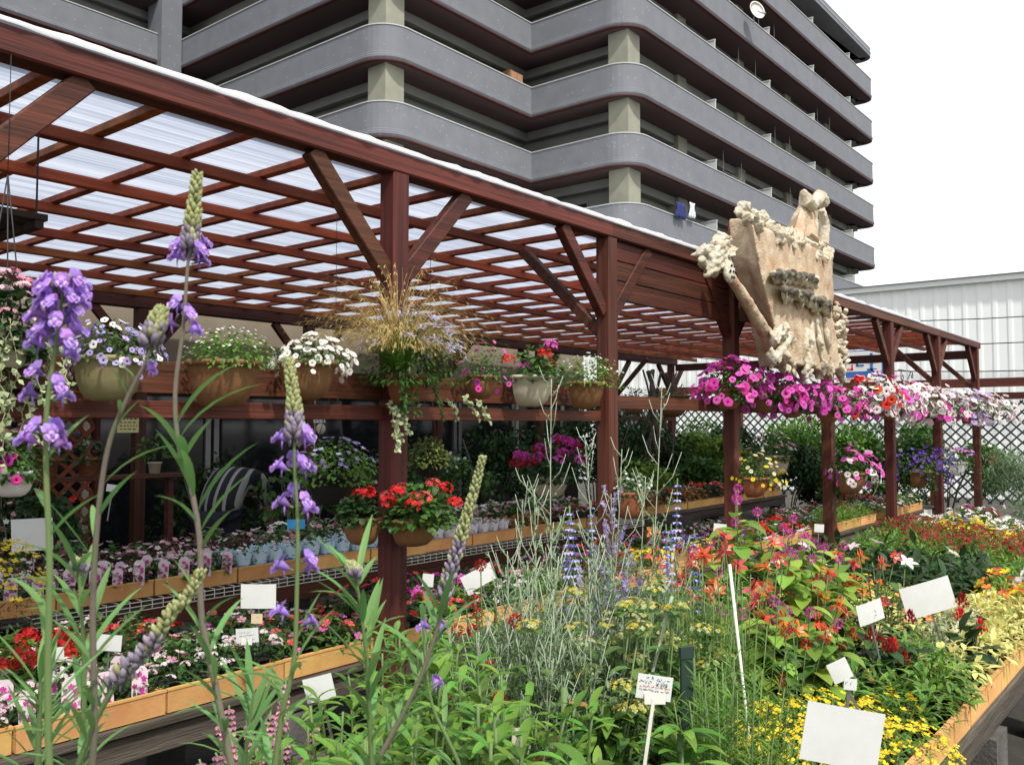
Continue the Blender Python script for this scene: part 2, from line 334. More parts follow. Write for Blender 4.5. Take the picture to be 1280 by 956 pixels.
    for i,(px,cname,cc,lb) in enumerate(((848,'laundry_navy',(.03,.04,.15),'navy cloth airing on the low balcony rail of the grey block'),(862,'laundry_white',(.6,.65,.7),'pale cloth airing beside the navy cloth on the balcony rail'))):
        p = onV(px, 264, 19.42); m = MB(); vs = []; 
        for a in range(9):
            for b in range(6): vs.append(((a/8-.5)*(.9 if i==0 else .5), -.12-.06*math.sin(a*2.1+b), .35-b*.14+gq.uniform(-.02,.02)))
        m.add(vs, [(a*6+b,(a+1)*6+b,(a+1)*6+b+1,a*6+b+1) for a in range(8) for b in range(5)])
        me = m.mesh('laundry', mat(cname, cc, .9), True); o = thing('laundry', lb, 'laundry', p, me=me)
        md = o.modifiers.new('s','SOLIDIFY'); md.thickness = .02
build_apartments()

# ---- white ribbed warehouse at the far right
def build_warehouse():
    W = mat('white_ribbed_sheet', (.84,.86,.84), .6, col2=(.80,.82,.80), scale=.4); W2 = mat('white_edge', (.8,.81,.8), .6)
    r = thing('warehouse', 'long white ribbed metal shed behind the lattice fence on the far side', 'warehouse', (22,-8,0))
    m = MB(); y = -4; vs = []
    top = lambda yy: 5.08
    k = 0; ys = []
    while y < 26: ys.append((y, 0)); ys.append((y+.16, 0)); ys.append((y+.2,.016)); ys.append((y+.26,.016)); y += .3
    for yy,o in ys: vs += [(-o, yy+8, 0), (-o, yy+8, 4.82)]
    m.add(vs, [(2*i,2*i+1,2*i+3,2*i+2) for i in range(len(ys)-1)]); part('wall', m, W, r)
    m = MB(); m.box((-.12,3.9,4.78),(.3,34,4.9)); part('eaves', m, W2, r)
    m = MB(); m.add([(-.2,3.9,4.91),(9,3.9,5.3),(9,34,5.3),(-.2,34,4.91)], [(0,1,2,3)]); part('roof', m, W, r)
    m = MB(); m.box((.05,4,0),(9,33.9,4.7)); part('body', m, W, r)
    for zz in (3.2,3.75,2.6):
        c = thing('overhead_cable', {3.2:'middle',3.75:'upper',2.6:'lower'}[zz]+' thin cable strung in front of the white shed', 'cable', (21.6,0,zz))
        m = MB(); m.tube([(0,-3+i*1.2,.5*((i-6)/6)**2+(i*.03)) for i in range(14)], .012, 5); c.data if 0 else None
        part('strand', m, IRON, c, True)
build_warehouse()

# ---- pergola
PV = 2.84; PU = [-1.0,.88,2.71,4.42,6.08,8.07,9.93,11.9,14.05]; RV = 7.7
RU = [.9,2.6,4.2,6.1,8.1,10.2,12.2,14.05]
def build_pergola():
    r = thing('pergola', 'long reddish brown timber pergola roofed with cloudy ribbed plastic sheets', 'pergola', (2.71,PV,0))
    O = Vector((2.71,PV,0)); gq = random.Random(11)
    def bm(name, p, q, w, h, m=WOOD, up=(0,0,1), parent=None):
        b = MB(); b.beam(Vector(p)-O, Vector(q)-O, w, h, 0, up); return part(name, b, m, parent or r)
    def brace(p, q, w=.075): bm('brace', p, q, w, .055, WOOD, (0,1,0))
    for u in PU: bm('post', (u,PV,0), (u,PV,2.698), .095, .095, WOODV, up=(0,1,0))
    for u in RU: bm('post', (u,RV,0), (u,RV,2.658), .10, .10, WOODV, up=(0,1,0))
    segs = [-1.5,.5,4.42,8.07,11.9,14.2]
    for a,b in zip(segs,segs[1:]): bm('beam', (a+.002,PV,2.744), (b-.002,PV,2.744), .10, .088)
    bm('beam', (-1.5,RV,2.72), (14.2,RV,2.72), .10, .12)
    bm('beam', (14.14,PV+.06,2.62), (14.14,RV-.06,2.62), .08, .12, up=(0,0,1)); 
    for u in PU[1:]:
        if u < 14: brace((u+.05,PV,2.26),(u+.46,PV,2.70))
        brace((u-.05,PV,2.26),(u-.46,PV,2.70))
    for u in RU:
        brace((u+.05,RV,2.22),(u+.45,RV,2.66)); brace((u-.05,RV,2.22),(u-.45,RV,2.66))
    for u in (4.42,8.07,11.9,14.05): bm('brace', (u,PV+.05,2.15),(u,PV+.62,2.70), .06,.06, up=(1,0,0))
    for u in RU[::2]: bm('brace', (u,RV-.05,2.1),(u,RV-.6,2.65), .06,.06, up=(1,0,0))
    v = PV+.70; k = 0
    while v < RV-.3:
        bm('purlin', (-1.5,v,2.736+gq.uniform(-.004,.004)), (14.2,v,2.736+gq.uniform(-.004,.004)), .045, .052, WOODLIT); v += .625; k += 1
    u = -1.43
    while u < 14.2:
        du = gq.uniform(-.012,.012); b = MB(); b.beam(Vector((u+du,PV+.051,2.781))-O, Vector((u-du,RV+.5,2.781))-O, .046, .034); part('rafter', b, WOODLIT, r); u += .395
    # header boards between the posts beside the sculpture
    for i in range(3): bm('board', (4.475,PV-.0,2.638-.118*i), (6.03,PV-.0,2.64-.118*i), .03, .112)
    # ribbed roof sheets
    SH = mat('cloudy_plastic_sheet', (.52,.555,.64), .35, 0,0, 1.6, 0, 10, trans=.8, col2=(.31,.35,.44), stretch=(.3,11,1))
    m = MB(); vs = []; nv = 130
    for i in range(nv*4):
        y = PV-.02+(RV+.6-PV+.02)*i/(nv*4-1); z = 2.806+.005*math.sin(i*math.pi/2)
        vs += [(-1.6,y,z),(14.3,y,z)]
    m.add([Vector(a)-O for a in vs], [(2*i,2*i+1,2*i+3,2*i+2) for i in range(nv*4-1)]); part('roof_sheet', m, SH, r, True)
    # loose white vinyl over the front edge
    VI = mat('white_vinyl', (.80,.81,.83), .3, 0,0, 5, .3, 9, trans=.25)
    m = MB(); vs = []; K = 260
    for i in range(K):
        u = -1.6+(11.2+1.6)*i/(K-1); n1 = noise.noise((u*1.7,0,0)); n2 = noise.noise((u*5,3,0)); n3 = noise.noise((u*13,7,0))
        wv = .6+.8*min(1,max(0,(u-2.5)/1.5)); lift = .014+(.035*max(0,n1)+.022*n2)*wv; drop = .028+.02*n2+.012*n3+(.02*n1); dr = .058+.015*n3
        for (yy,zz) in ((.35,2.818),(.12,2.820+lift*.3),(.0,2.810+lift*.45),(-dr,2.799+lift*.6),(-dr-.006+.008*n3,2.796+lift*.3),(-dr-.003,2.792-drop*.22)): vs.append(Vector((u,PV+yy,zz))-O)
    m.add(vs, [(i*6+j,(i+1)*6+j,(i+1)*6+j+1,i*6+j+1) for i in range(K-1) for j in range(5)]); part('vinyl_edge', m, VI, r, True)
    # rails the planters hang from
    for (a,b) in zip(PU[1:],PU[2:]):
        f = .05
        if b < 4.5:
            bm('rail', (a+f,PV+.03,1.655),(b-f,PV+.03,1.655), .035,.06); bm('rail', (a+f,PV+.03,1.765),(b-f,PV+.03,1.765), .03,.11)
        elif b > 6: bm('rail', (a+f,PV+.02,1.74),(b-f,PV+.02,1.74), .035,.08)
        else: bm('rail', (a+f,PV+.03,1.655),(b-f,PV+.03,1.655), .035,.07)
    for (a,b) in zip(RU,RU[1:]):
        bm('rail', (a+.05,RV-.02,1.98),(b-.05,RV-.02,1.98), .04,.10); bm('rail', (a+.05,RV-.02,1.72),(b-.05,RV-.02,1.72), .04,.08)
build_pergola()

# ---- shop front behind, lattice fence, tree beams at the far end
def build_shop():
    r = thing('shop_front', 'dark shop front with glass doors under the back of the pergola', 'shop', (6,8.5,0))
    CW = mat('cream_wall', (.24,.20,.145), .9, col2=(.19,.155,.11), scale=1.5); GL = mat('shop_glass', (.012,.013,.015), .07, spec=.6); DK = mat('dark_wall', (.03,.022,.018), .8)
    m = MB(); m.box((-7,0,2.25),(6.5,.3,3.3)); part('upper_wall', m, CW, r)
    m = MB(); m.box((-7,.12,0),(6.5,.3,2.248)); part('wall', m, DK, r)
    for i in range(10):
        x = -7+i*1.3; f = MB()
        for a,b in (((x,.02,.05),(x+.06,.10,2.2)),((x+1.2,.02,.05),(x+1.26,.10,2.2)),((x+.06,.02,.05),(x+1.2,.10,.14)),((x+.06,.02,2.12),(x+1.2,.10,2.2))): f.box(a,b)
        w = part('window_frame', f, METAL if i%3 else CREAM, r); q = MB(); q.box((x+.065,.05,.15),(x+1.195,.07,2.11)); part('pane', q, GL, w)
build_shop()
def lattice(x0, x1, z0, z1, s, w, t):
    """crossed strips in the xz plane, origin at corner"""
    m = MB(); W = x1-x0; H = z1-z0; a = -H
    while a < W:
        for sg,yy in ((1,0),(-1,t)):
            p = []; # line x = a + k, z = k
            k0 = max(0,-a); k1 = min(H, W-a)
            if k1-k0 > .03:
                if sg > 0: A = (x0+a+k0,yy,z0+k0); B = (x0+a+k1,yy,z0+k1)
                else: A = (x0+a+k0,yy,z1-k0); B = (x0+a+k1,yy,z1-k1)
                m.beam(A,B,t*.9,w,0,(1,0,1) if sg<0 else (-1,0,1))
        a += s
    return m
def build_fence():
    r = thing('lattice_fence', 'black diagonal lattice fence between brown posts at the far end', 'fence', (16,9,0), R(-90))
    for i in range(7):
        a = i*1.7
        part('lattice_panel', lattice(a+.06,a+1.64,.35,2.0,.16,.026,.014), LATT, r)
        m = MB(); m.box((a-.045,-.045,0),(a+.045,.045,2.35)); part('post', m, WOOD, r)
    m = MB(); m.box((-.1,-.03,2.02),(12,.05,2.13)); part('rail', m, WOOD, r)
    m = MB(); m.box((-.1,-.05,2.22),(12,.03,2.36)); part('rail', m, WOOD, r)
    r = thing('climbing_trellis', 'reddish brown lattice panel with climbing leaves beside the shop window', 'lattice', (2.6,7.9,0))
    part('strips', lattice(0,1.3,.5,1.95,.15,.035,.014), LATTB, r)
    m = MB()
    for a,b in (((-.04,-.02,0),(0,.04,2.0)),((1.3,-.02,0),(1.34,.04,2.0)),((0,-.02,1.95),(1.3,.04,2.0))): m.box(a,b)
    part('frame', m, WOOD, r)
    r = thing('trellis_screen', 'white backed dark lattice screen in the far middle of the shade', 'lattice', (13.2,8.6,0))
    part('strips', lattice(0,2.2,.9,2.1,.17,.03,.014), LATT, r)
    m = MB(); m.box((0,.1,.9),(2.2,.13,2.1)); part('backing', m, WHITEP, r)
    m = MB()
    for a,b in (((-.06,-.03,0),(-.002,.09,2.15)),((2.202,-.03,0),(2.26,.09,2.15))): m.box(a,b)
    part('post', m, WOOD, r)
build_fence()

# ================================================================ TABLES AND TRAYS
T1Z, T2Z, BZ = .60, .72, .62
def table(name, label, u0, u1, v0, v1, z, wire=False):
    r = thing(name, label, 'table', (u0,v0,0)); W = u1-u0; D = v1-v0; gq = random.Random(int(u0*7+v0*31))
    if wire:
        m = MB(); nx = int(W/.06)
        for i in range(nx+1): m.tube([(W*i/nx,D,z-.006),(W*i/nx,0,z-.006),(W*i/nx,0,z-.055)], .0028, 5)
        for yy,zz in ((0,z-.012),(0,z-.034),(0,z-.056),(D*.25,z-.012),(D*.5,z-.012),(D*.75,z-.012),(D,z-.012)): m.tube([(0,yy,zz),(W,yy,zz)], .003, 5)
        part('wire_shelf', m, WIRE, r)
        m = MB(); m.beam((0,.04,z-.11),(W,.04,z-.11),.04,.10); part('apron', m, WOOD, r)
    else:
        n = max(2,int(D/.14))
        for i in range(n):
            y = D*(i+.5)/n; m = MB(); m.beam((gq.uniform(-.03,.02),y,z-.02),(W+gq.uniform(-.02,.03),y,z-.02),D/n-.012,.03); part('plank', m, PLANK, r)
        for yy in (.05,D-.05):
            m = MB(); m.beam((0,yy,z-.085),(W,yy,z-.085),.045,.09); part('bearer', m, PLANK, r)
    k = max(2,int(W/1.6)+1)
    BL = mat('concrete_block', (.13,.125,.115), .9, col2=(.07,.068,.06), scale=9, bump=.5, bscale=60)
    for i in range(k):
        x = .12+(W-.24)*i/(k-1)
        for yy in (.1,D-.1):
            m = MB(); top = z-.165 if wire else z-.133
            h = top/3
            for j in range(3):
                z0 = j*h; z1 = z0+h-.006
                m.box((x-.095,yy-.09,z0),(x+.095,yy-.06,z1)); m.box((x-.095,yy+.06,z0),(x+.095,yy+.09,z1))
                for q in (-.095,-.02,.06): m.box((x+q,yy-.0598,z0),(x+q+.035,yy+.0598,z1))
            part('block_support', m, BL, r)
    return r
table('display_table','grey plank table of orange trays along the foot of the front posts',.5,5.6,2.90,4.0,T1Z)
table('display_table','grey plank table of orange trays further along the front posts',5.75,12.2,2.90,4.0,T1Z)
table('wire_table','white wire topped table behind the front plank table',.9,7.4,4.35,5.5,T2Z,True)
table('display_table','grey plank table under dense bedding trays on the sunny side of the aisle',.25,10.5,.68,2.2,BZ)
table('display_table','low plank table of trays deep inside the shade',7.7,11.5,4.6,5.6,.7)

def tray_mesh(L, D, H, seed):
    m = MB(); t = .006
    m.box((0,0,0),(L,D,.006))
    m.box((0,0,.0061),(L,t,H)); m.box((0,D-t,.0061),(L,D,H))
    m.box((0,t+.0002,.0061),(t,D-t-.0002,H)); m.box((L-t,t+.0002,.0061),(L,D-t-.0002,H))
    m.box((-.003,-.003,H+.0002),(L+.003,.012,H+.008)); m.box((-.003,D-.012,H+.0002),(L+.003,D+.003,H+.008))
    return m.mesh('tray', [TRAY], False)
TRAYS = {}
def tray(u, v, z, L, D, where, H=.075):
    k = (round(L,2), round(D,2), H)
    if k not in TRAYS: TRAYS[k] = tray_mesh(L, D, H, 1)
    gq = random.Random(int(u*1000+v*77))
    return thing('seedling_tray', 'shallow orange tray of potted plants '+where, 'tray', (u+gq.uniform(0,.006),v+gq.uniform(-.008,.008),z), gq.uniform(-.006,.006), 'orange trays '+where, TRAYS[k])

# ================================================================ PLANT KINDS
def pot_mesh(r=.048, h=.085, m=BLACKP):
    b = MB(); b.lathe([(0,0),(r*.72,0),(r*.96,h*.88),(r*1.06,h*.88),(r*1.06,h),(r*.96,h),(r*.94,h*.86)], 14)
    b.add([(r*.94*math.cos(i*math.pi/7), r*.94*math.sin(i*math.pi/7), h*.85) for i in range(14)], [list(range(14))], 1)
    return b.mesh('pot', [m, SOIL], True)
POTM = pot_mesh(); POTB = pot_mesh(.085,.15); POTT = pot_mesh(.075,.13,TERRA); POTC = pot_mesh(.05,.085,CREAM)
def mound(g, Rr, H, n, L, W, base=.0, zlo=-.1, bend=.5, segs=3, lean=.35, mm=0, inner=.45):
    m = MB()
    for i in range(n):
        d = hemi(g, zlo); rr = g.uniform(inner,1)**.6
        p = Vector((d.x*Rr*rr, d.y*Rr*rr, base+max(-.03,d.z*H*rr)))
        dd = (Vector((d.x,d.y,d.z*.6))+rv(g,.6)).normalized(); up = (Vector((0,0,1))+d*lean+rv(g,.3))
        m.leaf(p-dd*L*.4, dd, up, L*g.uniform(.7,1.2), W*g.uniform(.75,1.15), segs, bend*g.uniform(.4,1.4), .25, mm)
    return m
def shell(g, Rr, H, base, zlo): 
    d = hemi(g, zlo); return Vector((d.x*Rr, d.y*Rr, base+d.z*H)), d
# name: (leaf material, leaf L, W, count, R, H, flower kind, petal mats, n flowers, flower r, centre mat)
KINDS = {
 'impatiens_white': (G_MID,.042,.026,75,.085,.10,'five',['white','pale'],8,.019,'pink'),
 'impatiens_pink': (G_MID,.042,.026,75,.085,.10,'five',['pink','pale'],9,.019,'dred'),
 'impatiens_red': (G_DARK,.042,.026,75,.085,.11,'five',['red','coral'],9,.020,'dred'),
 'impatiens_coral': (G_MID,.042,.026,75,.085,.11,'five',['coral','hot'],9,.021,'red'),
 'impatiens_magenta': (G_MID,.042,.026,75,.085,.10,'five',['mag','hot'],9,.020,'dark'),
 'verbena_pale': (G_DARK,.034,.014,90,.085,.09,'umbel',['pale','white'],5,.022,'mag'),
 'verbena_purple': (G_DARK,.034,.014,90,.085,.09,'umbel',['mag','lav'],5,.022,'white'),
 'geranium_red': (G_BRIGHT,.045,.045,55,.09,.12,'ball',['red'],4,.032,None),
 'petunia_mixed': (G_MID,.036,.020,75,.09,.09,'trumpet',['mag','white','dred'],10,.024,'dark'),
 'viola_mixed': (G_MID,.034,.018,75,.085,.08,'five',['lav','white','dpurp'],12,.017,'yellow'),
 'daisy_yellow': (G_MID,.028,.008,140,.10,.13,'tiny',['yellow'],55,.010,'yellow'),
 'celosia_red': (G_DARK,.075,.040,30,.07,.15,'plume',['red','dred'],3,.026,None),
 'coleus_yellow': (G_YEL,.040,.015,150,.10,.10,'none',[],0,0,None),
 'variegated_cream': (G_IVY,.040,.014,110,.10,.10,'star',['cream'],6,.022,None),
 'marigold_orange': (G_LIME,.040,.014,70,.09,.12,'five',['orange','yellow'],13,.022,'yellow'),
 'lily_white': (G_DARK,.085,.028,60,.09,.17,'lily',['white','pale'],1,.040,'cream'),
 'lily_leaf': (G_DARK,.085,.028,70,.09,.17,'none',[],0,0,None),
 'dianthus_red': (G_BRIGHT,.055,.006,190,.10,.15,'tiny',['dred'],48,.013,None),
 'bedding_green': (G_BRIGHT,.050,.012,120,.10,.13,'none',[],0,0,None),
 'chrysanth_yellow': (G_MID,.035,.018,70,.09,.10,'five',['yellow'],12,.022,'yellow'),
 'chrysanth_white': (G_MID,.035,.018,70,.09,.10,'five',['white'],12,.022,'yellow'),
 'begonia_bronze': (G_BRONZE,.038,.030,60,.085,.10,'five',['pink','white'],12,.013,'yellow'),
 'ivy_mixed': (G_DARK,.045,.030,80,.10,.12,'tiny',['white'],10,.010,None),
 'gazania_orange': (G_MID,.06,.012,70,.09,.10,'five',['orange','salmon'],9,.024,'yellow'),
 'sleeved_blue': (G_MID,.030,.012,60,.055,.07,'five',['white','pale'],6,.014,'yellow'),
 'sleeved_mixed': (G_BRIGHT,.030,.014,60,.055,.07,'five',['pink','white','red'],6,.014,'yellow'),
 'lobelia_blue': (G_MID,.026,.008,110,.09,.10,'tiny',['blue','starb'],50,.010,None),
 'heuchera_rust': (G_AUT,.045,.04,60,.09,.10,'none',[],0,0,None),
}
def flowers_for(m, g, kind, Rr, H, base, k, r, npet, hasc):
    """adds k blooms over the mound; material slots 0..npet-1 are petals, npet the centre"""
    for i in range(k):
        zl = .25 if kind != 'trumpet' else -.1
        zl = -.45 if kind == 'trumpet' and Rr > .1 else zl
        p, d = shell(g, Rr*1.0, H*1.03, base, zl); n = (d*(1.1 if kind=='trumpet' else .7)+Vector((0,-.25,.45 if kind=='trumpet' else .75))+rv(g,.4)).normalized(); mi = g.randrange(npet) if npet else 0; c = npet if hasc else None
        if kind == 'five': m.petals(p, n, r*g.uniform(.8,1.15), 5, mi, c, g.uniform(.05,.3), 1.05, .2, g.random())
        elif kind == 'tiny': m.petals(p+Vector((0,0,g.uniform(-.01,.012))), n, r*g.uniform(.7,1.1), 4, mi, c, .25, 1.0)
        elif kind == 'trumpet': m.trumpet(Vector((p.x*(j1 := g.uniform(.82,1.14)),p.y*j1,p.z+g.uniform(-.02,.02)*Rr/.12)), n+rv(g,.35), r*g.uniform(.62,1.12), mi, npet)
        elif kind == 'umbel' or kind == 'ball':
            R2 = r if kind == 'umbel' else r
            for j in range(12 if kind=='umbel' else 26):
                dd = hemi(g, .0 if kind=='umbel' else -.5); q = p+Vector((dd.x*R2,dd.y*R2,dd.z*R2*(.45 if kind=='umbel' else .8)+.012)); m.petals(q, dd+Vector((0,0,.4)), r*.33, 5, mi, c, .15, 1.0, .25, g.random())
        elif kind == 'plume':
            q = p+Vector((0,0,.03))
            for j in range(34):
                t = j/34; an = j*2.4; rr = r*(1-t)*.75; q2 = q+Vector((math.cos(an)*rr, math.sin(an)*rr, t*.035)); m.leaf(q2, Vector((math.cos(an)*.7,math.sin(an)*.7,1)), Vector((math.cos(an),math.sin(an),-.3)), .016, .008, 2, .3, .2, mi)
        elif kind == 'star': m.petals(p+n*.01, n, r, 5, mi, None, .2, .5)
        elif kind == 'lily':
            q = p+Vector((0,0,.05)); nn = (n+Vector((0,-.4,.3))).normalized(); a = nn.orthogonal().normalized(); b = nn.cross(a)
            for j in range(6):
                th = j*math.pi/3; o = a*math.cos(th)+b*math.sin(th); m.leaf(q, nn*.8+o*.75, nn-o*.5, r*1.3, r*.55, 5, .65+.15*(j%2), .2, mi)
            m.leaf(q, nn, a, r*.7, r*.1, 3, 0, .2, npet if hasc else mi)
VARS = {}
def kind_meshes(name, v):
    if (name,v) in VARS: return VARS[name,v]
    lm, L, W, n, Rr, H, fk, pm, k, r, c = KINDS[name]; g = random.Random(hash_str(name)+v*101)
    fo = mound(g, Rr, H, n, L, W, .07)
    for i in range(6): a = g.uniform(0,6.3); fo.tube([(0,0,.06),(math.cos(a)*Rr*.4,math.sin(a)*Rr*.4,.07+H*.6)], .0022, 4)
    res = {'foliage': fo.mesh('foliage', [lm])}
    if k:
        f = MB(); flowers_for(f, g, fk, Rr, H, .07, k, r, len(pm), c is not None)
        res['blossoms'] = f.mesh('blossoms', [P[x] for x in pm]+([P[c]] if c else [P['dark']]))
    VARS[name,v] = res; return res
def hash_str(s): return sum((i+1)*ord(c) for i,c in enumerate(s))
def label_mesh(colr):
    """tall printed plant label with a row of petals printed on it"""
    m = MB(); m.add([(-.022,0,0),(.022,0,0),(.022,.002,.085),(.012,.002,.10),(-.012,.002,.10),(-.022,.002,.085)], [(0,1,2,3,4,5)])
    g = random.Random(5)
    for i in range(7): m.petals((g.uniform(-.014,.014),-.0015,.01+i*.011), (0,-1,0), .008, 5, 1, None, .02, 1, .2, g.random())
    return m.mesh('plant_label', [mat('label_film',(.58,.48,.52),.4), colr], False)
LABP = label_mesh(P['mag']); LABB = label_mesh(P['pink'])
def wrap_mesh(c1, c2):
    m = MB(); g = random.Random(9); n = 14; vs = []
    for r,z,j in ((.040,0,0),(.052,.05,0),(.056,.075,0),(.064,.105,.02)):
        for i in range(n): a = 2*math.pi*i/n; vs.append((r*math.cos(a), r*math.sin(a), z+(j if i%2 else 0)))
    m.add(vs[:2*n]+[], [(i,(i+1)%n,n+(i+1)%n,n+i) for i in range(n)], 0); b = vs[n:]
    m.add(b, [(k*n+i,k*n+(i+1)%n,(k+1)*n+(i+1)%n,(k+1)*n+i) for k in range(2) for i in range(n)], 1)
    for i in range(9):
        a = i*.7; m.petals((.052*math.cos(a),.052*math.sin(a),.03+g.random()*.05),(math.cos(a),math.sin(a),.1),.016,5,1,None,.1,.6)
    return m.mesh('pot_sleeve', [c1, c2], True)
SLB = wrap_mesh(mat('sleeve_blue',(.10,.28,.62),.35), mat('sleeve_paleblue',(.50,.66,.78),.35)); SLL = wrap_mesh(mat('sleeve_lilac',(.42,.36,.55),.35), mat('sleeve_white',(.72,.70,.78),.35)); SLP = wrap_mesh(mat('sleeve_pink',(.5,.25,.38),.35), mat('sleeve_pinkwhite',(.72,.60,.66),.35))
NICE = {'lily_leaf':'dark leaved lily not in flower','sleeved_blue':'small white flowered plant','sleeved_mixed':'small pink flowered plant','impatiens_white':'white impatiens','impatiens_pink':'pink and white impatiens','impatiens_red':'red impatiens','impatiens_coral':'coral pink impatiens','impatiens_magenta':'magenta impatiens','verbena_pale':'pale pink verbena','verbena_purple':'purple verbena','geranium_red':'red geranium','petunia_mixed':'mixed petunia','viola_mixed':'mixed viola','daisy_yellow':'tiny yellow flowered plant','celosia_red':'red plumed dark leaved plant','coleus_yellow':'yellow leaved plant','variegated_cream':'cream variegated plant','marigold_orange':'orange and yellow flowered plant','lily_white':'white lily with dark leaves','dianthus_red':'dark red flowered plant','bedding_green':'fresh green leafy plant','chrysanth_yellow':'yellow flowered plant','chrysanth_white':'white flowered plant','begonia_bronze':'bronze leaved begonia','ivy_mixed':'small dark leaved plant','gazania_orange':'orange and salmon flowered plant','lobelia_blue':'blue flowered lobelia','heuchera_rust':'rust leaved plant'}
CN = {'lily_white':'lily','bedding_green':'plant'}
PC = random.Random(77)
def potted(kind, loc, where, sc=1, near=True, extra=None):
    lab = 'potted '+NICE[kind]+' '+where
    o = thing(kind.split('_')[0]+'_plant', lab, 'potted plant', loc, PC.uniform(0,6.28), NICE[kind]+' '+where, None, sc*PC.uniform(.88,1.12), (PC.uniform(-.08,.08),PC.uniform(-.08,.08)))
    ms = kind_meshes(kind, PC.randrange(4))
    if near and extra not in (SLB,SLL,SLP): link('pot', POTM, o)
    for k,me in ms.items(): link(k, me, o)
    if extra in (SLB,SLL,SLP):
        link('pot_sleeve', extra, o); o.location.z += .035; s9 = PC.uniform(.88,1.02); o.scale = (s9,s9,s9)
    elif extra: e = link('plant_label', extra, o, (0,0,0)); e.rotation_euler = (-.15,0,-o.rotation_euler[2]+PC.uniform(-.5,.2)-.35); e.location = Matrix.Rotation(-o.rotation_euler[2],3,'Z') @ Vector((-.01,-.066,.05)); e.scale = (1.25,1.25,1.25)
    return o
def fill_tray(u, v, z, L, D, kinds, where, nx=3, ny=2, near=True, extra=None, sc=1):
    t = tray(u, v, z, L, D, where); kk = kinds if isinstance(kinds, (list,tuple)) else [kinds]
    for i in range(nx):
        for j in range(ny):
            potted(kk[(i*ny+j)%len(kk)] if len(kk)>1 and PC.random()<.8 else kk[0], (u+L*(i+.5)/nx+PC.uniform(-.01,.01), v+D*(j+.5)/ny+PC.uniform(-.01,.01), z+.0065), where, sc, near, extra)
# ---- front plank table, rows of trays
L, D = .49, .34
w1 = 'at the near end of the plank table'; w2 = 'on the plank table beside the tall post'; w3 = 'on the plank table behind the perennials'; w4 = 'at the far end of the plank table'
cols = [(.72,['verbena_pale','impatiens_white'],['impatiens_red','viola_mixed'],w1),(1.22,['verbena_pale','impatiens_white'],['geranium_red','impatiens_white'],w1),(1.72,['verbena_pale','impatiens_pink'],['impatiens_white','impatiens_red'],w1),
        (2.22,['impatiens_coral','impatiens_red'],['impatiens_pink','impatiens_coral'],w1),(2.86,['impatiens_red','impatiens_magenta'],['impatiens_magenta','impatiens_red'],w2),(3.36,['impatiens_white','bedding_green'],['impatiens_magenta','impatiens_red'],w2),
        (3.86,['bedding_green','impatiens_white'],['impatiens_red','impatiens_white'],w2),(4.52,['dianthus_red','begonia_bronze'],['verbena_purple'],w3),(5.02,['chrysanth_yellow','bedding_green'],['impatiens_red'],w3),
        (5.85,['chrysanth_yellow','lobelia_blue'],['impatiens_magenta'],w3),(6.35,['lobelia_blue','verbena_purple'],['begonia_bronze'],w3),(6.85,['geranium_red','heuchera_rust'],['impatiens_red','chrysanth_white'],w3),(7.35,['impatiens_red','chrysanth_white'],['begonia_bronze'],w3),
        (8.2,['bedding_green','viola_mixed'],['impatiens_pink','petunia_mixed'],w4),(8.7,['bedding_green'],['impatiens_pink'],w4),(9.2,['bedding_green','dianthus_red'],['viola_mixed','petunia_mixed'],w4),(10.02,['viola_mixed','impatiens_white'],['petunia_mixed'],w4),(10.52,['chrysanth_white','petunia_mixed'],['impatiens_red'],w4),(11.02,['impatiens_white','bedding_green'],['viola_mixed'],w4)]
for u,a,b,w in cols:
    near = u < 4.4
    fill_tray(u, 2.93, T1Z, L, D, a, w, 4 if near else 3, 2 if near else 2, near, LABP if u<1.6 else None, 1)
    fill_tray(u, 3.29, T1Z, L, D, b, w, 3, 2, near, None, 1.0)
    if u < 2: fill_tray(u, 3.65, T1Z, L, D, b[::-1], w, 3, 2, False, None, .9)
# ---- wire table: sleeved pots
w5 = 'with printed labels on the wire table'; w6 = 'in blue sleeves on the wire table'; w7 = 'in lilac sleeves on the wire table'; w8 = 'on the wire table behind the post'
for i,(u,k,w,ex) in enumerate([(1.0,'begonia_bronze',w5,LABP),(1.5,'verbena_pale',w5,LABP),(2.0,'begonia_bronze',w5,LABP),(2.5,'impatiens_pink',w5,LABP),(3.0,'sleeved_blue',w6,SLB),(3.5,'sleeved_blue',w6,SLB),(4.0,'sleeved_blue',w6,SLB),(4.5,'sleeved_mixed',w7,SLL),(5.0,'sleeved_mixed',w7,SLL),(5.5,'heuchera_rust',w8,None),(6.0,'begonia_bronze',w8,None),(6.5,'impatiens_red',w8,None)]):
    fill_tray(u, 4.39, T2Z, L, .30, k, w, 4, 2, True, ex, .95)
    fill_tray(u, 4.75, T2Z, L, .34, ['begonia_bronze','impatiens_pink'] if i<5 else ['impatiens_pink','chrysanth_white'], 'in the back row of the wire table', 3, 2, False, None, 1.25)
# printing on the trays of the wire table
TRAYTXT = min((o for o in COL.objects if o.name.startswith('seedling_tray') and abs(o.location.y-4.39)<.03), key=lambda o: abs(o.location.x-1.5))
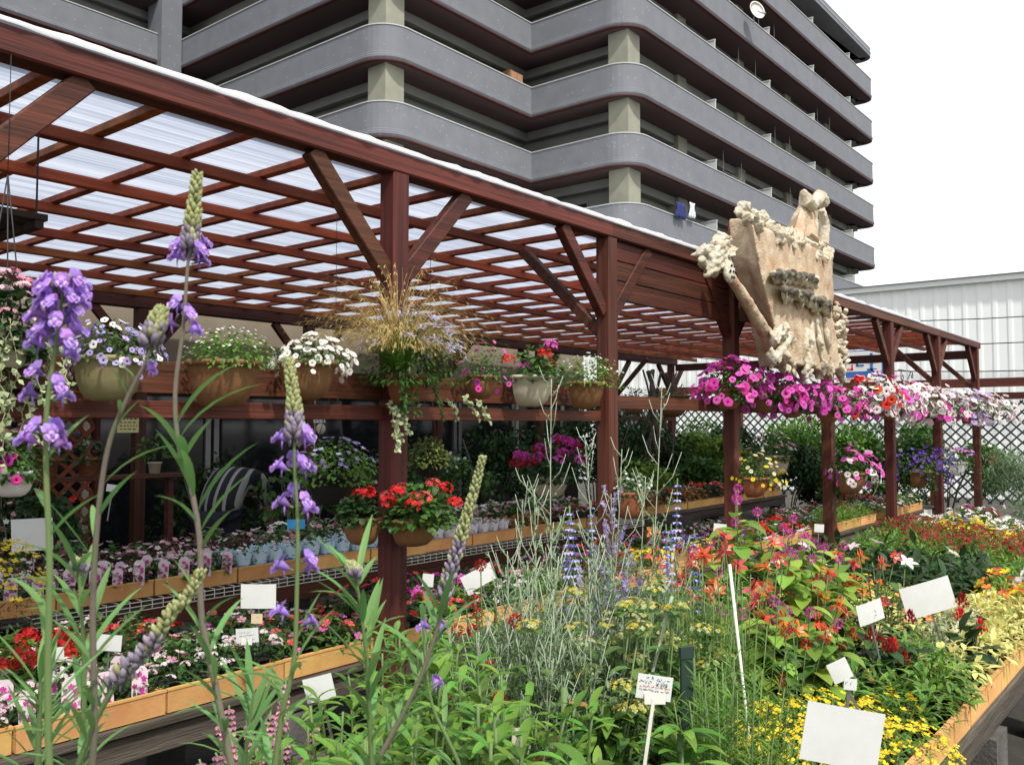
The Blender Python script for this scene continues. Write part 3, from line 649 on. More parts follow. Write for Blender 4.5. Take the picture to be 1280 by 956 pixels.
# ---- sunny bench
w9 = 'on the edge of the sunny bench'; w10 = 'in the second row of the sunny bench'; w11 = 'in the middle of the sunny bench'; w12 = 'on the inner side of the sunny bench'
LY = ['lily_leaf','lily_white','lily_leaf','lily_leaf']
rows = {.70:[(1.75,'daisy_yellow'),(2.25,'daisy_yellow'),(2.75,['bedding_green','celosia_red']),(3.25,['bedding_green','celosia_red','coleus_yellow']),(3.75,['coleus_yellow','variegated_cream']),(4.25,['coleus_yellow','variegated_cream']),(4.75,['marigold_orange','coleus_yellow']),(5.25,'bedding_green'),(5.75,'bedding_green'),(6.25,'dianthus_red'),(6.75,'chrysanth_yellow'),(7.25,'chrysanth_white')],
 1.06:[(1.75,'daisy_yellow'),(2.25,'daisy_yellow'),(2.75,['bedding_green','bedding_green','celosia_red']),(3.25,['celosia_red','variegated_cream','coleus_yellow']),(3.75,['coleus_yellow','variegated_cream']),(4.25,['marigold_orange','coleus_yellow']),(4.75,LY),(5.25,LY),(5.75,'bedding_green'),(6.25,'dianthus_red'),(6.75,'dianthus_red'),(7.25,'chrysanth_yellow'),(7.75,'chrysanth_white')],
 1.42:[(2.4,'daisy_yellow'),(2.9,['variegated_cream','coleus_yellow']),(3.4,['variegated_cream','coleus_yellow']),(3.9,['coleus_yellow','marigold_orange']),(4.4,['marigold_orange','ivy_mixed']),(4.9,LY),(5.4,LY),(5.9,'bedding_green'),(6.4,'dianthus_red'),(6.9,'dianthus_red'),(7.4,'chrysanth_yellow'),(7.9,['chrysanth_white','chrysanth_yellow']),(8.4,'chrysanth_white')],
 1.80:[(3.9,['variegated_cream','ivy_mixed']),(4.4,LY),(4.9,LY),(5.4,LY),(5.9,'bedding_green'),(6.4,'bedding_green'),(6.9,'dianthus_red'),(7.4,'dianthus_red'),(7.9,['chrysanth_yellow','chrysanth_white']),(8.4,['viola_mixed','chrysanth_white']),(8.9,['chrysanth_white','verbena_pale']),(9.4,'petunia_mixed')]}
for (v,lst),w in zip(rows.items(), (w9,w10,w11,w12)):
    for u,k in lst: fill_tray(u, v, BZ, L, D, k, w, 3, 2 , u<4.5, LABB if (k=='bedding_green' and v<.8) else None, 1.15 if u>2.6 else 1.05)

# ================================================================ HANGING PLANTERS
def wallpot_mesh(w, h, d, m, round_=False):
    """half round planter: rim, tapering bowl and flat back"""
    b = MB(); n = 18; prof = [(.0,0),(.40,.0),(.58,.06),(.74,.22),(.86,.48),(.94,.80),(.97,.88),(1.05,.90),(1.06,1.0),(.98,1.0),(.95,.88),(.0,.86)]
    a0,a1 = (math.pi, 2*math.pi)
    if round_: a0,a1 = 0,2*math.pi
    b.lathe([(r*w/2,z*h) for r,z in prof], n if not round_ else 26, 0, a0, a1, 1, (d*2/w) if not round_ else 1)
    if not round_:
        f = [(r*w/2,0,z*h) for r,z in prof[:9]]; k = len(f)
        b.add(f+[(-x,y,z) for x,y,z in f[::-1]], [list(range(2*k))], 0)
    return b.mesh('pot', [m], True)
def trailing(m, g, p, L, n, lm, ls=.025, out=(0,-1,0)):
    """strands of leaves spilling over a rim"""
    for i in range(n):
        a = g.uniform(-1,1); q = Vector(p)+Vector((a*.1,g.uniform(-.02,.0),0)); d = Vector((a*.4,out[1]*.4,-.2)); pts = [q]; LL = L*g.uniform(.4,1)
        for k in range(12):
            d = (d+Vector((g.uniform(-.12,.12),g.uniform(-.1,.1),-.16))).normalized(); q = q+d*LL/12; pts.append(q)
            for s in range(2):
                dd = (rv(g)+d*.2); m.leaf(q, dd, Vector((0,-.6,.5))+rv(g,.3), ls*g.uniform(.7,1.2), ls*.62, 2, .3, .2, lm)
        m.tube(pts, .0016, 4, 0 if lm==0 else 1)
def planter(px, py, wpx, V, potm, label, leafm, L, W, n, H, spread, fk, pm, k, r, c, rz=0, h=None, name='hanging_planter', seed=None, trail=0, round_=False, group=None, cat='planter', off=0):
    """px,py: centre of the rim; wpx: rim width; V: plane"""
    p = onV(px, py, V); s = p.length and (p-ORG).dot(MW @ Vector((0,0,-1))); w = wpx/F*s; h = h or w*.62; d = w*.62
    g = random.Random(seed or int(px*13+py)); o = thing(name, label, cat, (p.x, V-(0 if round_ else .0)-off, p.z-h), rz, group)
    if potm is not None:
        link('pot', wallpot_mesh(w, h, d, potm, round_), o)
    cy = -d*.42 if not round_ else 0
    R_ = w*.5*spread*1.1; H *= 1.15; fo = mound(g, R_, H, int(n*1.7), L, W, 0, -.25, .6, inner=.2)
    if trail: trailing(fo, g, (0,cy*.6,0), trail, 9, 0, L*.7)
    a = link('foliage', fo.mesh('foliage', [leafm]), o, (0,cy,h*.98))
    if k:
        f = MB(); flowers_for(f, g, fk, R_, H, 0, k, r, len(pm), c is not None)
        link('blossoms', f.mesh('blossoms', [P[x] for x in pm]+[P[c or 'dark']]), o, (0,cy,h*.98))
    return o
HV = 2.76
planter(133,447,88,HV,OLIVE,'olive pot of white and lavender calibrachoa hanging at the near rail',G_MID,.024,.011,260,.10,1.15,'trumpet',['lav','lav','white'],140,.0135,'dpurp')
planter(274,452,92,HV,TAN,'tan pot of tiny white bacopa hanging beside the calibrachoa',G_BRIGHT,.020,.012,420,.10,1.12,'tiny',['white'],90,.006,None)
planter(379,453,76,HV,TAN,'tan pot crowded with pure white petunias on the rail',G_MID,.022,.012,160,.075,1.15,'trumpet',['white'],130,.0165,'cream')
planter(503,470,56,HV-.03,TERRA,'terracotta pot of pale blue star flowers and trailing ivy on the tall post',G_MID,.036,.009,950,.24,2.2,'star',['starb'],85,.024,None,trail=.22)
planter(597,470,46,HV,TAN,'small tan pot of magenta petunias right of the tall post',G_MID,.022,.012,230,.13,1.35,'trumpet',['mag','hot'],26,.0155,'dark')
planter(658,470,62,HV,CREAM,'cream pot of upright red geraniums on the rail',G_MID,.032,.030,170,.14,1.15,'ball',['red','hot'],5,.034,None)
planter(725,478,54,HV,TAN,'tan pot of tiny white flowers next to the second post',G_BRIGHT,.022,.014,330,.13,1.5,'tiny',['white'],90,.008,None)
planter(836,494,44,5.9,TAN,'tan pot of bare green seedlings hanging deep in the shade',G_DARK,.05,.02,150,.13,1.1,'none',[],0,0,None,off=0)
planter(788,497,34,5.6,TAN,'tan pot half hidden behind the second post',G_DARK,.04,.02,120,.12,1.1,'none',[],0,0,None)
planter(84,489,46,3.1,TERRA,'empty looking terracotta bowl under the olive pot',G_DARK,.02,.012,30,.02,.9,'none',[],0,0,None,h=.05)
planter(271,499,58,2.98,TERRA,'terracotta bowl tucked under the tan bacopa pot',G_DARK,.02,.012,30,.01,.9,'none',[],0,0,None,h=.07)
planter(512,647,68,2.72,TAN,'tan pot of scarlet geraniums mounted low on the tall post',G_MID,.034,.030,360,.13,1.3,'ball',['red','coral'],12,.031,None,h=.115)
planter(455,645,52,2.84,TAN,'tan pot of red geraniums on the shaded side of the tall post',G_DARK,.034,.030,180,.09,1.0,'ball',['red'],2,.030,None,rz=R(-75),h=.115)
planter(15,588,52,2.9,WHITEP,'white pot of magenta flowers hanging at the far left',G_MID,.030,.015,200,.12,1.1,'trumpet',['mag','pink'],26,.02,'dark')
planter(682,595,52,4.4,CREAM,'cream pot brimming with magenta geraniums inside the shade',G_DARK,.05,.045,330,.25,1.85,'ball',['mag','dred','hot'],20,.05,None,h=.17)
planter(783,614,40,2.74,TERRA,'terracotta pot with a moulded face on the second post',G_SILV,.03,.018,150,.10,1.1,'tiny',['white'],34,.011,None,h=.155,name='face_pot')
planter(937,596,40,2.74,TERRA,'terracotta pot of yellow and white flowers on the third post',G_MID,.035,.015,160,.14,1.45,'trumpet',['yellow','cream'],70,.018,'yellow')
planter(1055,590,44,2.72,TAN,'tan pot of hot pink and white petunias on the slim post',G_MID,.04,.02,150,.18,1.3,'trumpet',['hot','hot','white'],64,.036,'mag')
planter(1142,588,34,2.72,TAN,'pot hidden under a cascade of white edged deep purple petunias',G_MID,.04,.02,260,.19,2.3,'trumpet',['dpurp'],130,.032,'lav',trail=.25)
planter(1190,577,28,2.6,WHITEP,'white pot of lilac pink flowers hanging by the far posts',G_MID,.04,.02,130,.13,1.25,'umbel',['hot','lav'],12,.04,'white')
planter(1237,571,18,2.6,TERRA,'little terracotta pot of grey leaves on the last post',G_SILV,.04,.02,90,.10,1.1,'none',[],0,0,None)
# face on the terracotta pot
fp = [o for o in COL.objects if o.name.startswith('face_pot')][0]
m = MB(); 
for sx in (-1,1): m.ball((sx*.03,-.088,.10),.012,0,8,6,1,.6,.7); m.tube([(sx*.075,-.03,.13),(sx*.10,-.03,.155),(sx*.085,-.03,.175),(sx*.066,-.03,.16)],.010,6)
m.ball((0,-.092,.078),.013,0,8,6,.8,1,1.4); m.tube([(-.03,-.078,.052),(0,-.088,.044),(.03,-.078,.052)],.005,6); part('face_relief', m, TERRA, fp, True)
# petunia masses on the high rail
mags = [(905,487,5),(948,492,6),(985,500,6),(1030,508,7)]
for i,(px,py,n) in enumerate(mags):
    planter(px,py,40-i*2,HV,TAN,['magenta petunias spilling from the first planter left of the stone sign post','magenta petunias in the planter below the left foot of the stone sign','magenta petunias in the planter directly under the stone sign','magenta petunias cascading just right of the stone sign'][i],G_MID,.04,.022,240,.17,2.0+.15*i,'trumpet',['hot','hot','mag'],110,.036,'mag',trail=.12,group='petunia planters on the high rail')
pal = [(1078,502),(1108,508),(1140,512),(1172,513),(1204,515),(1230,516)]
for i,(px,py) in enumerate(pal):
    planter(px,py,28-i*1.2,HV,TAN,['pale pink petunias with a few reds next to the magenta cascade','white and magenta petunias before the first far post','white petunias just after the first far post','white petunias streaked magenta between the far posts','blush white petunias near the last posts','white petunias in the outermost planter of the rail'][i],G_MID,.045,.022,240,.22,2.6,'trumpet',[['pale','white','red','white'],['white','pale','hot'],['white','pale','white'],['white','mag','pale'],['pale','white','lav'],['white','pale']][i],110,.045,'dark' if i==0 else 'pink',trail=.12,group='petunia planters on the high rail')
# hanging baskets with wires up to the purlins
def basket(px, py, wpx, s, label, potm, leafm, L, W, n, H, spread, fk, pm, k, r, c, top=2.72, trail=0, ridge=True):
    p = dist(px,py,s); w = wpx/F*s; h = w*.5
    g = random.Random(int(px+py)); o = thing('hanging_basket', label, 'hanging basket', (p.x,p.y,p.z-h))
    m = MB(); n2 = 40; prof = [(.6,0),(.75,.1),(.9,.6),(.97,1),(1.02,1),(1.02,1.04),(.93,1.04),(.9,.9),(0,.88)]
    if ridge:
        vs = []
        for rr,z in prof:
            for j in range(n2): a = 2*math.pi*j/n2; q = w/2*rr*(1+.02*(j%2)); vs.append((q*math.cos(a),q*math.sin(a),z*h))
        m.add(vs, [(i*n2+j,i*n2+(j+1)%n2,(i+1)*n2+(j+1)%n2,(i+1)*n2+j) for i in range(len(prof)-1) for j in range(n2)])
    link('pot', m.mesh('pot',[potm],True), o)
    q = MB(); zt = top-(p.z-h)
    for a in range(3): th = a*2.09+.3; q.tube([(w/2*math.cos(th),w/2*math.sin(th),h),(0,0,h+min(.5,zt-h-.06))],.0022,5)
    q.tube([(0,0,h+min(.5,zt-h-.06)),(0,0,zt)],.0014,5); part('hanger_wire', q, IRON, o, True)
    R_ = w*.5*spread; fo = mound(g, R_, H, n, L, W, 0, -.35, .6)
    if trail: trailing(fo, g, (0,0,0), trail, 16, 0, L*.7)
    link('foliage', fo.mesh('foliage',[leafm]), o, (0,0,h))
    if k:
        f = MB(); flowers_for(f, g, fk, R_, H, 0, k, r, len(pm), c is not None); link('blossoms', f.mesh('blossoms',[P[x] for x in pm]+[P[c or 'dark']]), o, (0,0,h))
basket(418,596,66,4.6,'ridged black basket of small lilac flowers hanging behind the purple spikes',BLACKP,G_BRIGHT,.028,.018,700,.20,1.6,'five',['lav','lav','starb'],60,.015,'white')
basket(537,575,40,5.2,'small basket of yellow green variegated leaves hanging in front of the shop',BLACKP,G_LIMED,.035,.02,420,.14,1.35,'none',[],0,0,None)
basket(4,430,60,2.62,'basket of pale pink ivy geranium trailing variegated leaves at the left edge',CREAM,G_DARK,.035,.024,380,.20,1.5,'umbel',['pale','pink'],38,.022,'mag',trail=.05)
basket(965,570,44,8.2,'basket of pink flowers hung behind the third post in the shade',CREAM,G_MID,.05,.03,300,.22,1.3,'five',['pink','white'],26,.03,'yellow')
# trailing variegated ivy, far left
p = dist(8,420,2.62); m = MB(); g = random.Random(8)
for i in range(26):
    q = Vector((g.uniform(-.13,.13), g.uniform(-.1,.1), g.uniform(-.02,.06))); pts = [q]; LL = g.uniform(.15,.42)
    for k in range(14):
        q = q+Vector((g.uniform(-.012,.012),g.uniform(-.012,.012),-LL/14)); pts.append(q)
        for s in range(2): m.leaf(q, rv(g), Vector((0,-.6,.5)), g.uniform(.018,.03), .018, 2, .3, .2, 0)
    m.tube(pts, .0014, 4)
thing('trailing_ivy', 'curtain of cream variegated ivy hanging below the pink ivy geranium', 'ivy', p, me=m.mesh('ivy',[G_IVY]))
# ornamental grass on the post, ivy strands below the star flowers
def grass_tuft(label, loc, n, L, matg, lean, seed, base2=None, ang=(0,6.28), w=.004):
    g = random.Random(seed); m = MB()
    for i in range(n):
        a = g.uniform(*ang); e = g.uniform(.15,1.15); d = Vector((math.cos(a)*e, math.sin(a)*e, 1)).normalized(); q = Vector((g.uniform(-.03,.03),g.uniform(-.03,.03),0)); LL = L*g.uniform(.55,1.05)
        side = Vector((-math.sin(a),math.cos(a),0)); K = 9; vs = []
        for k in range(K+1):
            t = k/K; ww = w*(1-t*.75); vs += [q-side*ww*.5, q+side*ww*.5]; d = (d+Vector((math.cos(a)*.02,math.sin(a)*.02,-lean*(.5+t)))).normalized(); q = q+d*LL/K
        fs = [(2*k,2*k+1,2*k+3,2*k+2) for k in range(K)]
        b = len(m.v); m.add(vs, fs[:3], 0 if base2 else 0); m.v = m.v; 
        for f in fs[3:]: m.f.append([b+x for x in f]); m.m.append(1 if base2 else 0)
        if base2 and g.random() < .75:      # feathery awns towards the tip
            for k in range(5,K+1):
                c = (Vector(vs[2*k])+Vector(vs[2*k+1]))/2
                for z in range(3): m.leaf(c, Vector((math.cos(a),math.sin(a),-.2))+rv(g,.35), (0,0,1), .03, .0022, 2, .3, .1, 1)
    return thing('ornamental_grass', label, 'grass plant', loc, me=m.mesh('grass', [matg, base2 or matg]))
p = onV(497,462,HV-.10)
grass_tuft('arching golden feather grass spilling from behind the star flowers on the tall post', p, 560, .52, G_BRIGHT, .15, 5, G_STRAW, w=.0034)
g = random.Random(17); m = MB()
for i,(px,py,L_) in enumerate(((492,505,.16),(500,510,.12),(560,500,.10),(580,495,.13),(486,500,.2),(596,500,.12))):
    q = onV(px,py,HV-.14)-p; pts = [q]; d = Vector((.6 if px>540 else g.uniform(-.2,.2),-.1,-.5)).normalized()
    for k in range(10):
        d = (d+Vector((g.uniform(-.15,.15),0,-.06))).normalized(); q = q+d*L_/10; pts.append(q)
        for s in range(3): m.leaf(q, rv(g), Vector((0,-.7,.4))+rv(g,.3), g.uniform(.016,.026), .018, 3, .3, .2, 0)
    m.tube(pts, .0013, 4)
thing('trailing_ivy', 'cream edged ivy strands dangling under the terracotta pot on the tall post', 'ivy', p, me=m.mesh('ivy',[G_IVY]))

# ================================================================ STONE LIKE SIGN
def build_sculpture():
    ST = mat('carved_stone', (.40,.25,.15), .85, 0,0, 7, .9, 55, col2=(.60,.51,.37)); DT = mat('carved_stone_pale', (.70,.66,.54), .85, 0,0, 12, .9, 45, col2=(.36,.29,.19)); LD = mat('letter_dark', (.055,.05,.045), .7, col2=(.26,.23,.17), scale=22)
    V0 = 2.55; O = onV(985,380,V0)
    r = thing('carved_sign', 'big cream and tan carved stone sign with raised dark lettering on the beam', 'sign', O)
    def q(px,py,dv=0): return onV(px,py,V0+dv)-O
    g = random.Random(21)
    def mesh_vox(mb, mats, vox, disp, sc, name):
        me = mb.mesh(name+'_raw', mats); o = bpy.data.objects.new('tmp', me); COL.objects.link(o)
        md = o.modifiers.new('r','REMESH'); md.mode = 'VOXEL'; md.voxel_size = vox; md.use_smooth_shade = True
        bpy.context.view_layer.update(); dg = bpy.context.evaluated_depsgraph_get(); ev = o.evaluated_get(dg)
        m2 = bpy.data.meshes.new_from_object(ev); bpy.data.objects.remove(o)
        ns = [v.normal.copy() for v in m2.vertices]
        for v,n in zip(m2.vertices, ns):
            c = v.co; k = noise.noise(c*sc)*disp+noise.noise(c*sc*2.7)*disp*.5+noise.noise(c*sc*7)*disp*.2; v.co = c+n*k
        for p_ in m2.polygons: p_.use_smooth = True
        m2.materials.clear()
        for mm in mats: m2.materials.append(mm)
        return m2
    def slab(pts, d0, d1):
        a = [q(x,y,d0) for x,y in pts]; b = [q(x,y,d1) for x,y in pts]; n = len(pts); m = MB()
        m.add(a+b, [list(range(n)), list(range(2*n-1,n-1,-1))]+[(i,n+i,n+(i+1)%n,(i+1)%n) for i in range(n)]); return m
    def chip(m, c, r_, sz=1.3):
        """a broken angular lump"""
        ax = [rv(g).normalized()]; ax.append(ax[0].orthogonal().normalized()); ax.append(ax[0].cross(ax[1])); e = [r_*g.uniform(.6,1.1), r_*g.uniform(.35,.8), r_*g.uniform(.8,1.3)]
        vs = [c+ax[0]*e[0]*a+ax[1]*e[1]*b*(1-.35*(a>0))+ax[2]*e[2]*d*(1-.4*(b>0)) for a in (-1,1) for b in (-1,1) for d in (-1,1)]
        for v in vs: v.z = c.z+(v.z-c.z)*sz
        m.add(vs, [(0,1,3,2),(4,6,7,5),(0,4,5,1),(2,3,7,6),(0,2,6,4),(1,5,7,3)])
    fr = [(940,281),(985,296),(1012,308),(1039,320),(1040,372),(1037,388),(1045,420),(1049,460),(1035,466),(1010,458),(990,454),(978,442),(964,392),(950,338)]
    ol = [(926,272),(958,277),(985,285),(1012,300),(1040,317),(1042,372),(1039,388),(1047,420),(1052,463),(1042,470),(1003,463),(963,458),(950,395),(929,320)]
    body = MB(); a = [q(x,y,-.13) for x,y in fr]; b = [q(x,y,.03) for x,y in ol]; c = [v+Vector((0,.09,0)) for v in b]; n = 14
    body.add(a+b+c, [list(range(n)), list(range(3*n-1,2*n-1,-1))]+[(i,n+i,n+(i+1)%n,(i+1)%n) for i in range(n)]+[(n+i,2*n+i,2*n+(i+1)%n,n+(i+1)%n) for i in range(n)])
    link('slab', mesh_vox(body, [ST], .014, .007, 7, 'slab'), r)
    t = MB(); t.tube([q(x,y,-.04) for x,y in ((928,276),(945,276),(962,283),(985,292),(1012,306),(1037,320))], .035, 8)
    for k in range(95):
        f_ = g.random(); x = 927+f_*112; y = 273+f_*47+g.uniform(-8,9)-(6 if f_<.3 else 0); chip(t, q(x,y,g.uniform(-.15,.02)), g.uniform(.018,.042))
    link('crusted_edge', mesh_vox(t, [DT], .009, .010, 22, 'edge'), r)
    s = MB(); s.tube([q(1000,302,.05),q(1004,278,.05),q(1009,250,.04)], [.15,.10,.05], 14)
    for k in range(9): s.tube([q(992+k*2.6,300-k*.5,-.08+.01*abs(k-4)),q(1004+k*.9,252,-.01)], [.018,.010], 6)
    link('spire', mesh_vox(s, [ST], .011, .008, 16, 'spire'), r)
    s = MB(); s.tube([q(1020,306,-.06),q(1020,278,-.05),q(1019,252,-.04)], [.022,.018,.02], 8); s.tube([q(1029,306,.03),q(1031,282,.03),q(1027,262,.02)], [.045,.045,.03], 8)
    s.tube([q(1016,258,-.05),q(1007,250,-.04),q(1003,238,-.03)], [.055,.06,.02], 10); s.tube([q(1018,256,-.05),q(1024,246,-.04),q(1030,254,-.03)], [.04,.055,.045], 10)
    for k in range(14): chip(s, q(g.uniform(1004,1029),g.uniform(240,262),-.03), .028)
    link('scroll_tip', mesh_vox(s, [DT], .009, .008, 18, 'tip'), r)
    a = MB(); a.tube([q(912,345,-.06),q(930,372,-.08),q(948,402,-.08),q(966,432,-.06),q(982,455,-.04)], [.035,.04,.045,.05,.055], 12)
    link('arm', mesh_vox(a, [ST], .011, .006, 18, 'arm'), r)
    h = MB()
    for k in range(46):
        an = g.uniform(0,6.28); rr = g.random()**.5; chip(h, q(896+20*rr*math.cos(an),318+19*rr*math.sin(an)-(4 if math.cos(an)>0 else -4),-.09+g.uniform(-.05,.05)), g.uniform(.022,.05), .9)
    for k in range(4): h.tube([q(880+k*2,345-k*8,-.12),q(896,338-k*9,-.17),q(910,326-k*8,-.15)], [.014,.018,.012], 7)
    link('carved_head', mesh_vox(h, [DT], .009, .010, 22, 'head'), r)
    hd = MB(); c = q(911,340,-.17); hd.ball(c, .06, 0, 16, 10, 1,.5,1.2); link('seed_pod', mesh_vox(hd,[DT],.008,.003,30,'pod'), r)
    hh = MB()
    for i in range(6): a_ = i*1.05; hh.ball(c+Vector((math.cos(a_)*.032, -.028, math.sin(a_)*.040)), .010, 0, 8, 6, 1,.5,1)
    hh.ball(c+Vector((0,-.031,0)), .009, 0, 8, 6, 1,.5,1); part('seed_holes', hh, INKD, r, True)
    l = MB()
    for k in range(40):
        x = g.uniform(964,1044); y = 450+(x-962)*.12+g.uniform(-12,12); chip(l, q(x,y,-.10+g.uniform(-.05,.06)), g.uniform(.018,.04), 1.5)
    for k in range(22): x = g.uniform(966,992); chip(l, q(x,412+abs(x-980)*.7+g.uniform(-5,5),-.14), g.uniform(.018,.035))
    l.tube([q(968,452,-.10),q(978,436,-.14),q(988,420,-.15)], [.045,.03,.025], 8)
    for (x0,y0,x1,y1) in ((1014,398,1010,455),(1020,400,1026,458),(1028,395,1036,448),(1008,410,1002,452)): l.tube([q(x0,y0,-.13),q((x0+x1)/2+2,(y0+y1)/2,-.15),q(x1,y1,-.12)], [.018,.028,.016], 7)
    for (x,y) in ((989,472),(1004,480),(1022,474),(1012,470)): l.tube([q(x,y-20,-.06),q(x,y,-.05)], [.05,.012], 8)
    link('lower_carving', mesh_vox(l, [DT], .009, .009, 20, 'low'), r)
    f = MB()
    for (x,y,rr) in ((1043,388,.07),(1051,406,.085),(1049,428,.085),(1054,446,.07),(1043,412,.06),(1043,440,.06)):
        cc = q(x,y,-.08+g.uniform(-.03,.02))
        for k in range(6):
            an = k*1.05+g.random(); d_ = Vector((math.cos(an),0,math.sin(an))); f.tube([cc+d_*rr*.25, cc+d_*rr*.65+Vector((0,-.035,0)), cc+d_*rr+Vector((0,-.01,0))], [rr*.12,rr*.26,rr*.16], 7)
    for k in range(20): chip(f, q(1048+g.uniform(-7,9),415+g.uniform(-30,40),-.05), .024)
    f.tube([q(1042,450,-.06),q(1050,464,-.07),q(1054,479,-.06)], [.06,.05,.012], 10)
    link('carved_flowers', mesh_vox(f, [DT], .009, .008, 20, 'fl'), r)
    for rowp in ([(966,341,971,354),(974,341,969,354),(979,345,979,356),(985,341,986,354),(991,342,995,354),(999,344,1001,357),(1006,345,1008,357),(1014,346,1014,359),(1020,348,1021,360)],
                 [(981,361,982,379),(988,363,988,378),(995,364,999,376),(1003,366,1001,385),(1009,366,1012,384),(1015,370,1016,389),(1023,374,1021,394),(1029,374,1031,393),(1036,378,1037,397)]):
        m = MB()
        for (x0,y0,x1,y1) in rowp:
            m.tube([q(x0,y0,-.20)+rv(g,.008),q((x0+x1)/2+g.uniform(-2,2),(y0+y1)/2,-.19),q(x1,y1,-.15)], [.022,.020,.016], 8); m.tube([q(x0,y0+2,-.13),q(x0+g.uniform(-1,1),y0+g.uniform(-1.5,1.5),-.225)], [.022,.027], 8)
        for (x0,y0,x1,y1),(x2,y2,x3,y3) in zip(rowp,rowp[1:]): m.tube([q(x1,(y0+y1)/2+3,-.15),q(x2,(y2+y3)/2+3,-.15)], .018, 6)
        me = mesh_vox(m, [DT,LD], .009, .008, 30, 'let')
        for p_ in me.polygons: p_.material_index = 1 if p_.center.y < (V0-.20-O.y) and noise.noise(p_.center*14) > -.25 else 0
        link('lettering', me, r)
    m = MB(); m.box(tuple(q(930,330,.1)),tuple(q(1040,330,.1)+Vector((0,.12,.06)))); m.box(tuple(q(945,400,.1)),tuple(q(1035,400,.1)+Vector((0,.12,.05)))); part('bracket', m, WOOD, r)
build_sculpture()

# ================================================================ SIGN BOARDS AND CARDS
def card(px, py, s, wpx, hpx, label, tilt=0, stake=.25, face=0, m=CARD, marks=None, name='price_card', clip=False, lean=.0):
    p = dist(px,py,s); w = wpx/F*s; h = hpx/F*s
    yaw = YAW-math.pi/2+face; r = thing(name, label, 'sign', p, yaw, None)
    M_ = Matrix.Rotation(tilt,4,'Y')
    b = MB(); K = 8; vs = []
    for i in range(K+1):
        for (yy) in (0,.0012):
            for zz in (-h/2,h/2): vs.append(M_ @ Vector((w*(i/K-.5), yy+lean*.0-(.02*w*math.sin(i/K*math.pi)), zz)))
    fs = []
    for i in range(K):
        a = i*4; c = a+4; fs += [(a,c,c+1,a+1),(a+2,a+3,c+3,c+2),(a,a+2,c+2,c),(a+1,c+1,c+3,a+3)]
    fs += [(0,1,3,2),(K*4,K*4+2,K*4+3,K*4+1)]; b.add(vs, fs)
    part('panel', b, m, r)
    if stake:
        b = MB(); b.beam(M_ @ Vector((0,-.006 if clip else .008,-h/2+.004 if clip else 0)), M_ @ Vector((0,-.002 if clip else .008,-h/2-stake)), .006,.003,0,(0,1,0))
        if clip: b.box((-.018,-.006,-h/2-.006),(.018,-.003,-h/2+.012))
        part('stake', b, WHITEP if clip else METAL, r)
    if marks:
        g = random.Random(int(px)); groups = {}
        for (x0,x1,z,ch,mm) in marks:         # rows of small handwritten strokes
            b = groups.setdefault(mm, MB()); x = x0
            while x < x1:
                for k in range(3):
                    a = Vector((x+g.uniform(0,ch*.6), 0, z+g.uniform(-.5,.5)*ch)); c = a+Vector((g.uniform(-1,1)*ch*.5,0,g.uniform(-1,1)*ch*.6))
                    for v_ in (a,c): v_.y = 0
                    A = M_ @ Vector((a.x*w,-.0006-.02*w*math.sin((a.x+.5)*math.pi),a.z*h)); C = M_ @ Vector((c.x*w,-.0006-.02*w*math.sin((c.x+.5)*math.pi),c.z*h)); b.beam(A,C,.0006,h*.014,0,(0,1,0))
                x += ch*.9
        for mm,b in groups.items(): part('writing', b, mm, r)
    return r
def text_mesh(body, size, m):
    c = bpy.data.curves.new('text','FONT'); c.body = body; c.size = size; c.extrude = .0002; c.materials.append(m); o = bpy.data.objects.new('tmp', c); COL.objects.link(o)
    bpy.context.view_layer.update(); me = bpy.data.meshes.new_from_object(o.evaluated_get(bpy.context.evaluated_depsgraph_get())); bpy.data.objects.remove(o); return me
def words_on(r, body, size, x, z, m, tilt):
    t = link('price', text_mesh(body,size,m), r); v = Matrix.Rotation(tilt,3,'Y') @ Vector((x,-.0028,z)); t.location = v
    t.rotation_euler = (Matrix.Rotation(tilt,3,'Y') @ Matrix.Rotation(R(90),3,'X')).to_euler()
MK = [(-.25,.36,.36,.13,INKB),(-.42,-.1,.2,.08,INKD),(-.42,.42,.02,.07,INKR),(-.42,.42,-.12,.06,INKD),(-.15,.3,-.27,.07,INKG),(-.1,.2,-.38,.05,INKG)]
t = link('lettering', text_mesh('MAKA', .05, INKGR), TRAYTXT, (-.02,-.0045,.018)); t.rotation_euler = (R(90),0,0)
r = card(818,859,1.55,44,30,'white handwritten price card on a forked plastic stake among broad leaves',R(8),.12,0,CARD,MK,clip=True); words_on(r,'¥ 378',.0085,.002,.0035,INKD,R(8))
card(309,794,3.0,28,18,'small white printed card beside the coral impatiens',R(-4),.1,0,CARD,[(-.35,.1,.25,.12,INKG),(-.35,.3,0,.1,INKD),(-.1,.3,-.25,.1,INKB)],clip=True)
card(321,773,3.2,14,12,'tiny beige card just behind the white printed card',0,.08,0,BEIGECARD,[(-.1,.2,.1,.2,INKR)])
card(399,860,1.9,37,30,'blank tilted white card in front of the orange tray',R(-14),.1)
card(1053,920,1.35,98,72,'largest blank white card leaning over the yellow flowers',R(10),.12)
card(1160,747,3.4,64,40,'wide blank white card stuck beside the white lilies',R(-16),.18)
card(1088,765,2.8,38,26,'curled white card with a pink flower picture near the orange blooms',R(-14),.12,.3,CARD,[(.1,.4,-.1,.3,INKR)])
card(1050,838,2.1,26,26,'small white card half sunk in green leaves by the red plumes',R(-25),.1)
card(1063,855,1.9,16,14,'small blue and white ticket below the sunken card',R(5),.06,0,CARD,[(-.4,0,0,.3,INKB)])
card(40,668,4.3,52,40,'large white card under the yellow flowers at the far left',R(-3),.1)
card(136,803,3.1,32,20,'grey white card among the pale verbena',R(4),.1)
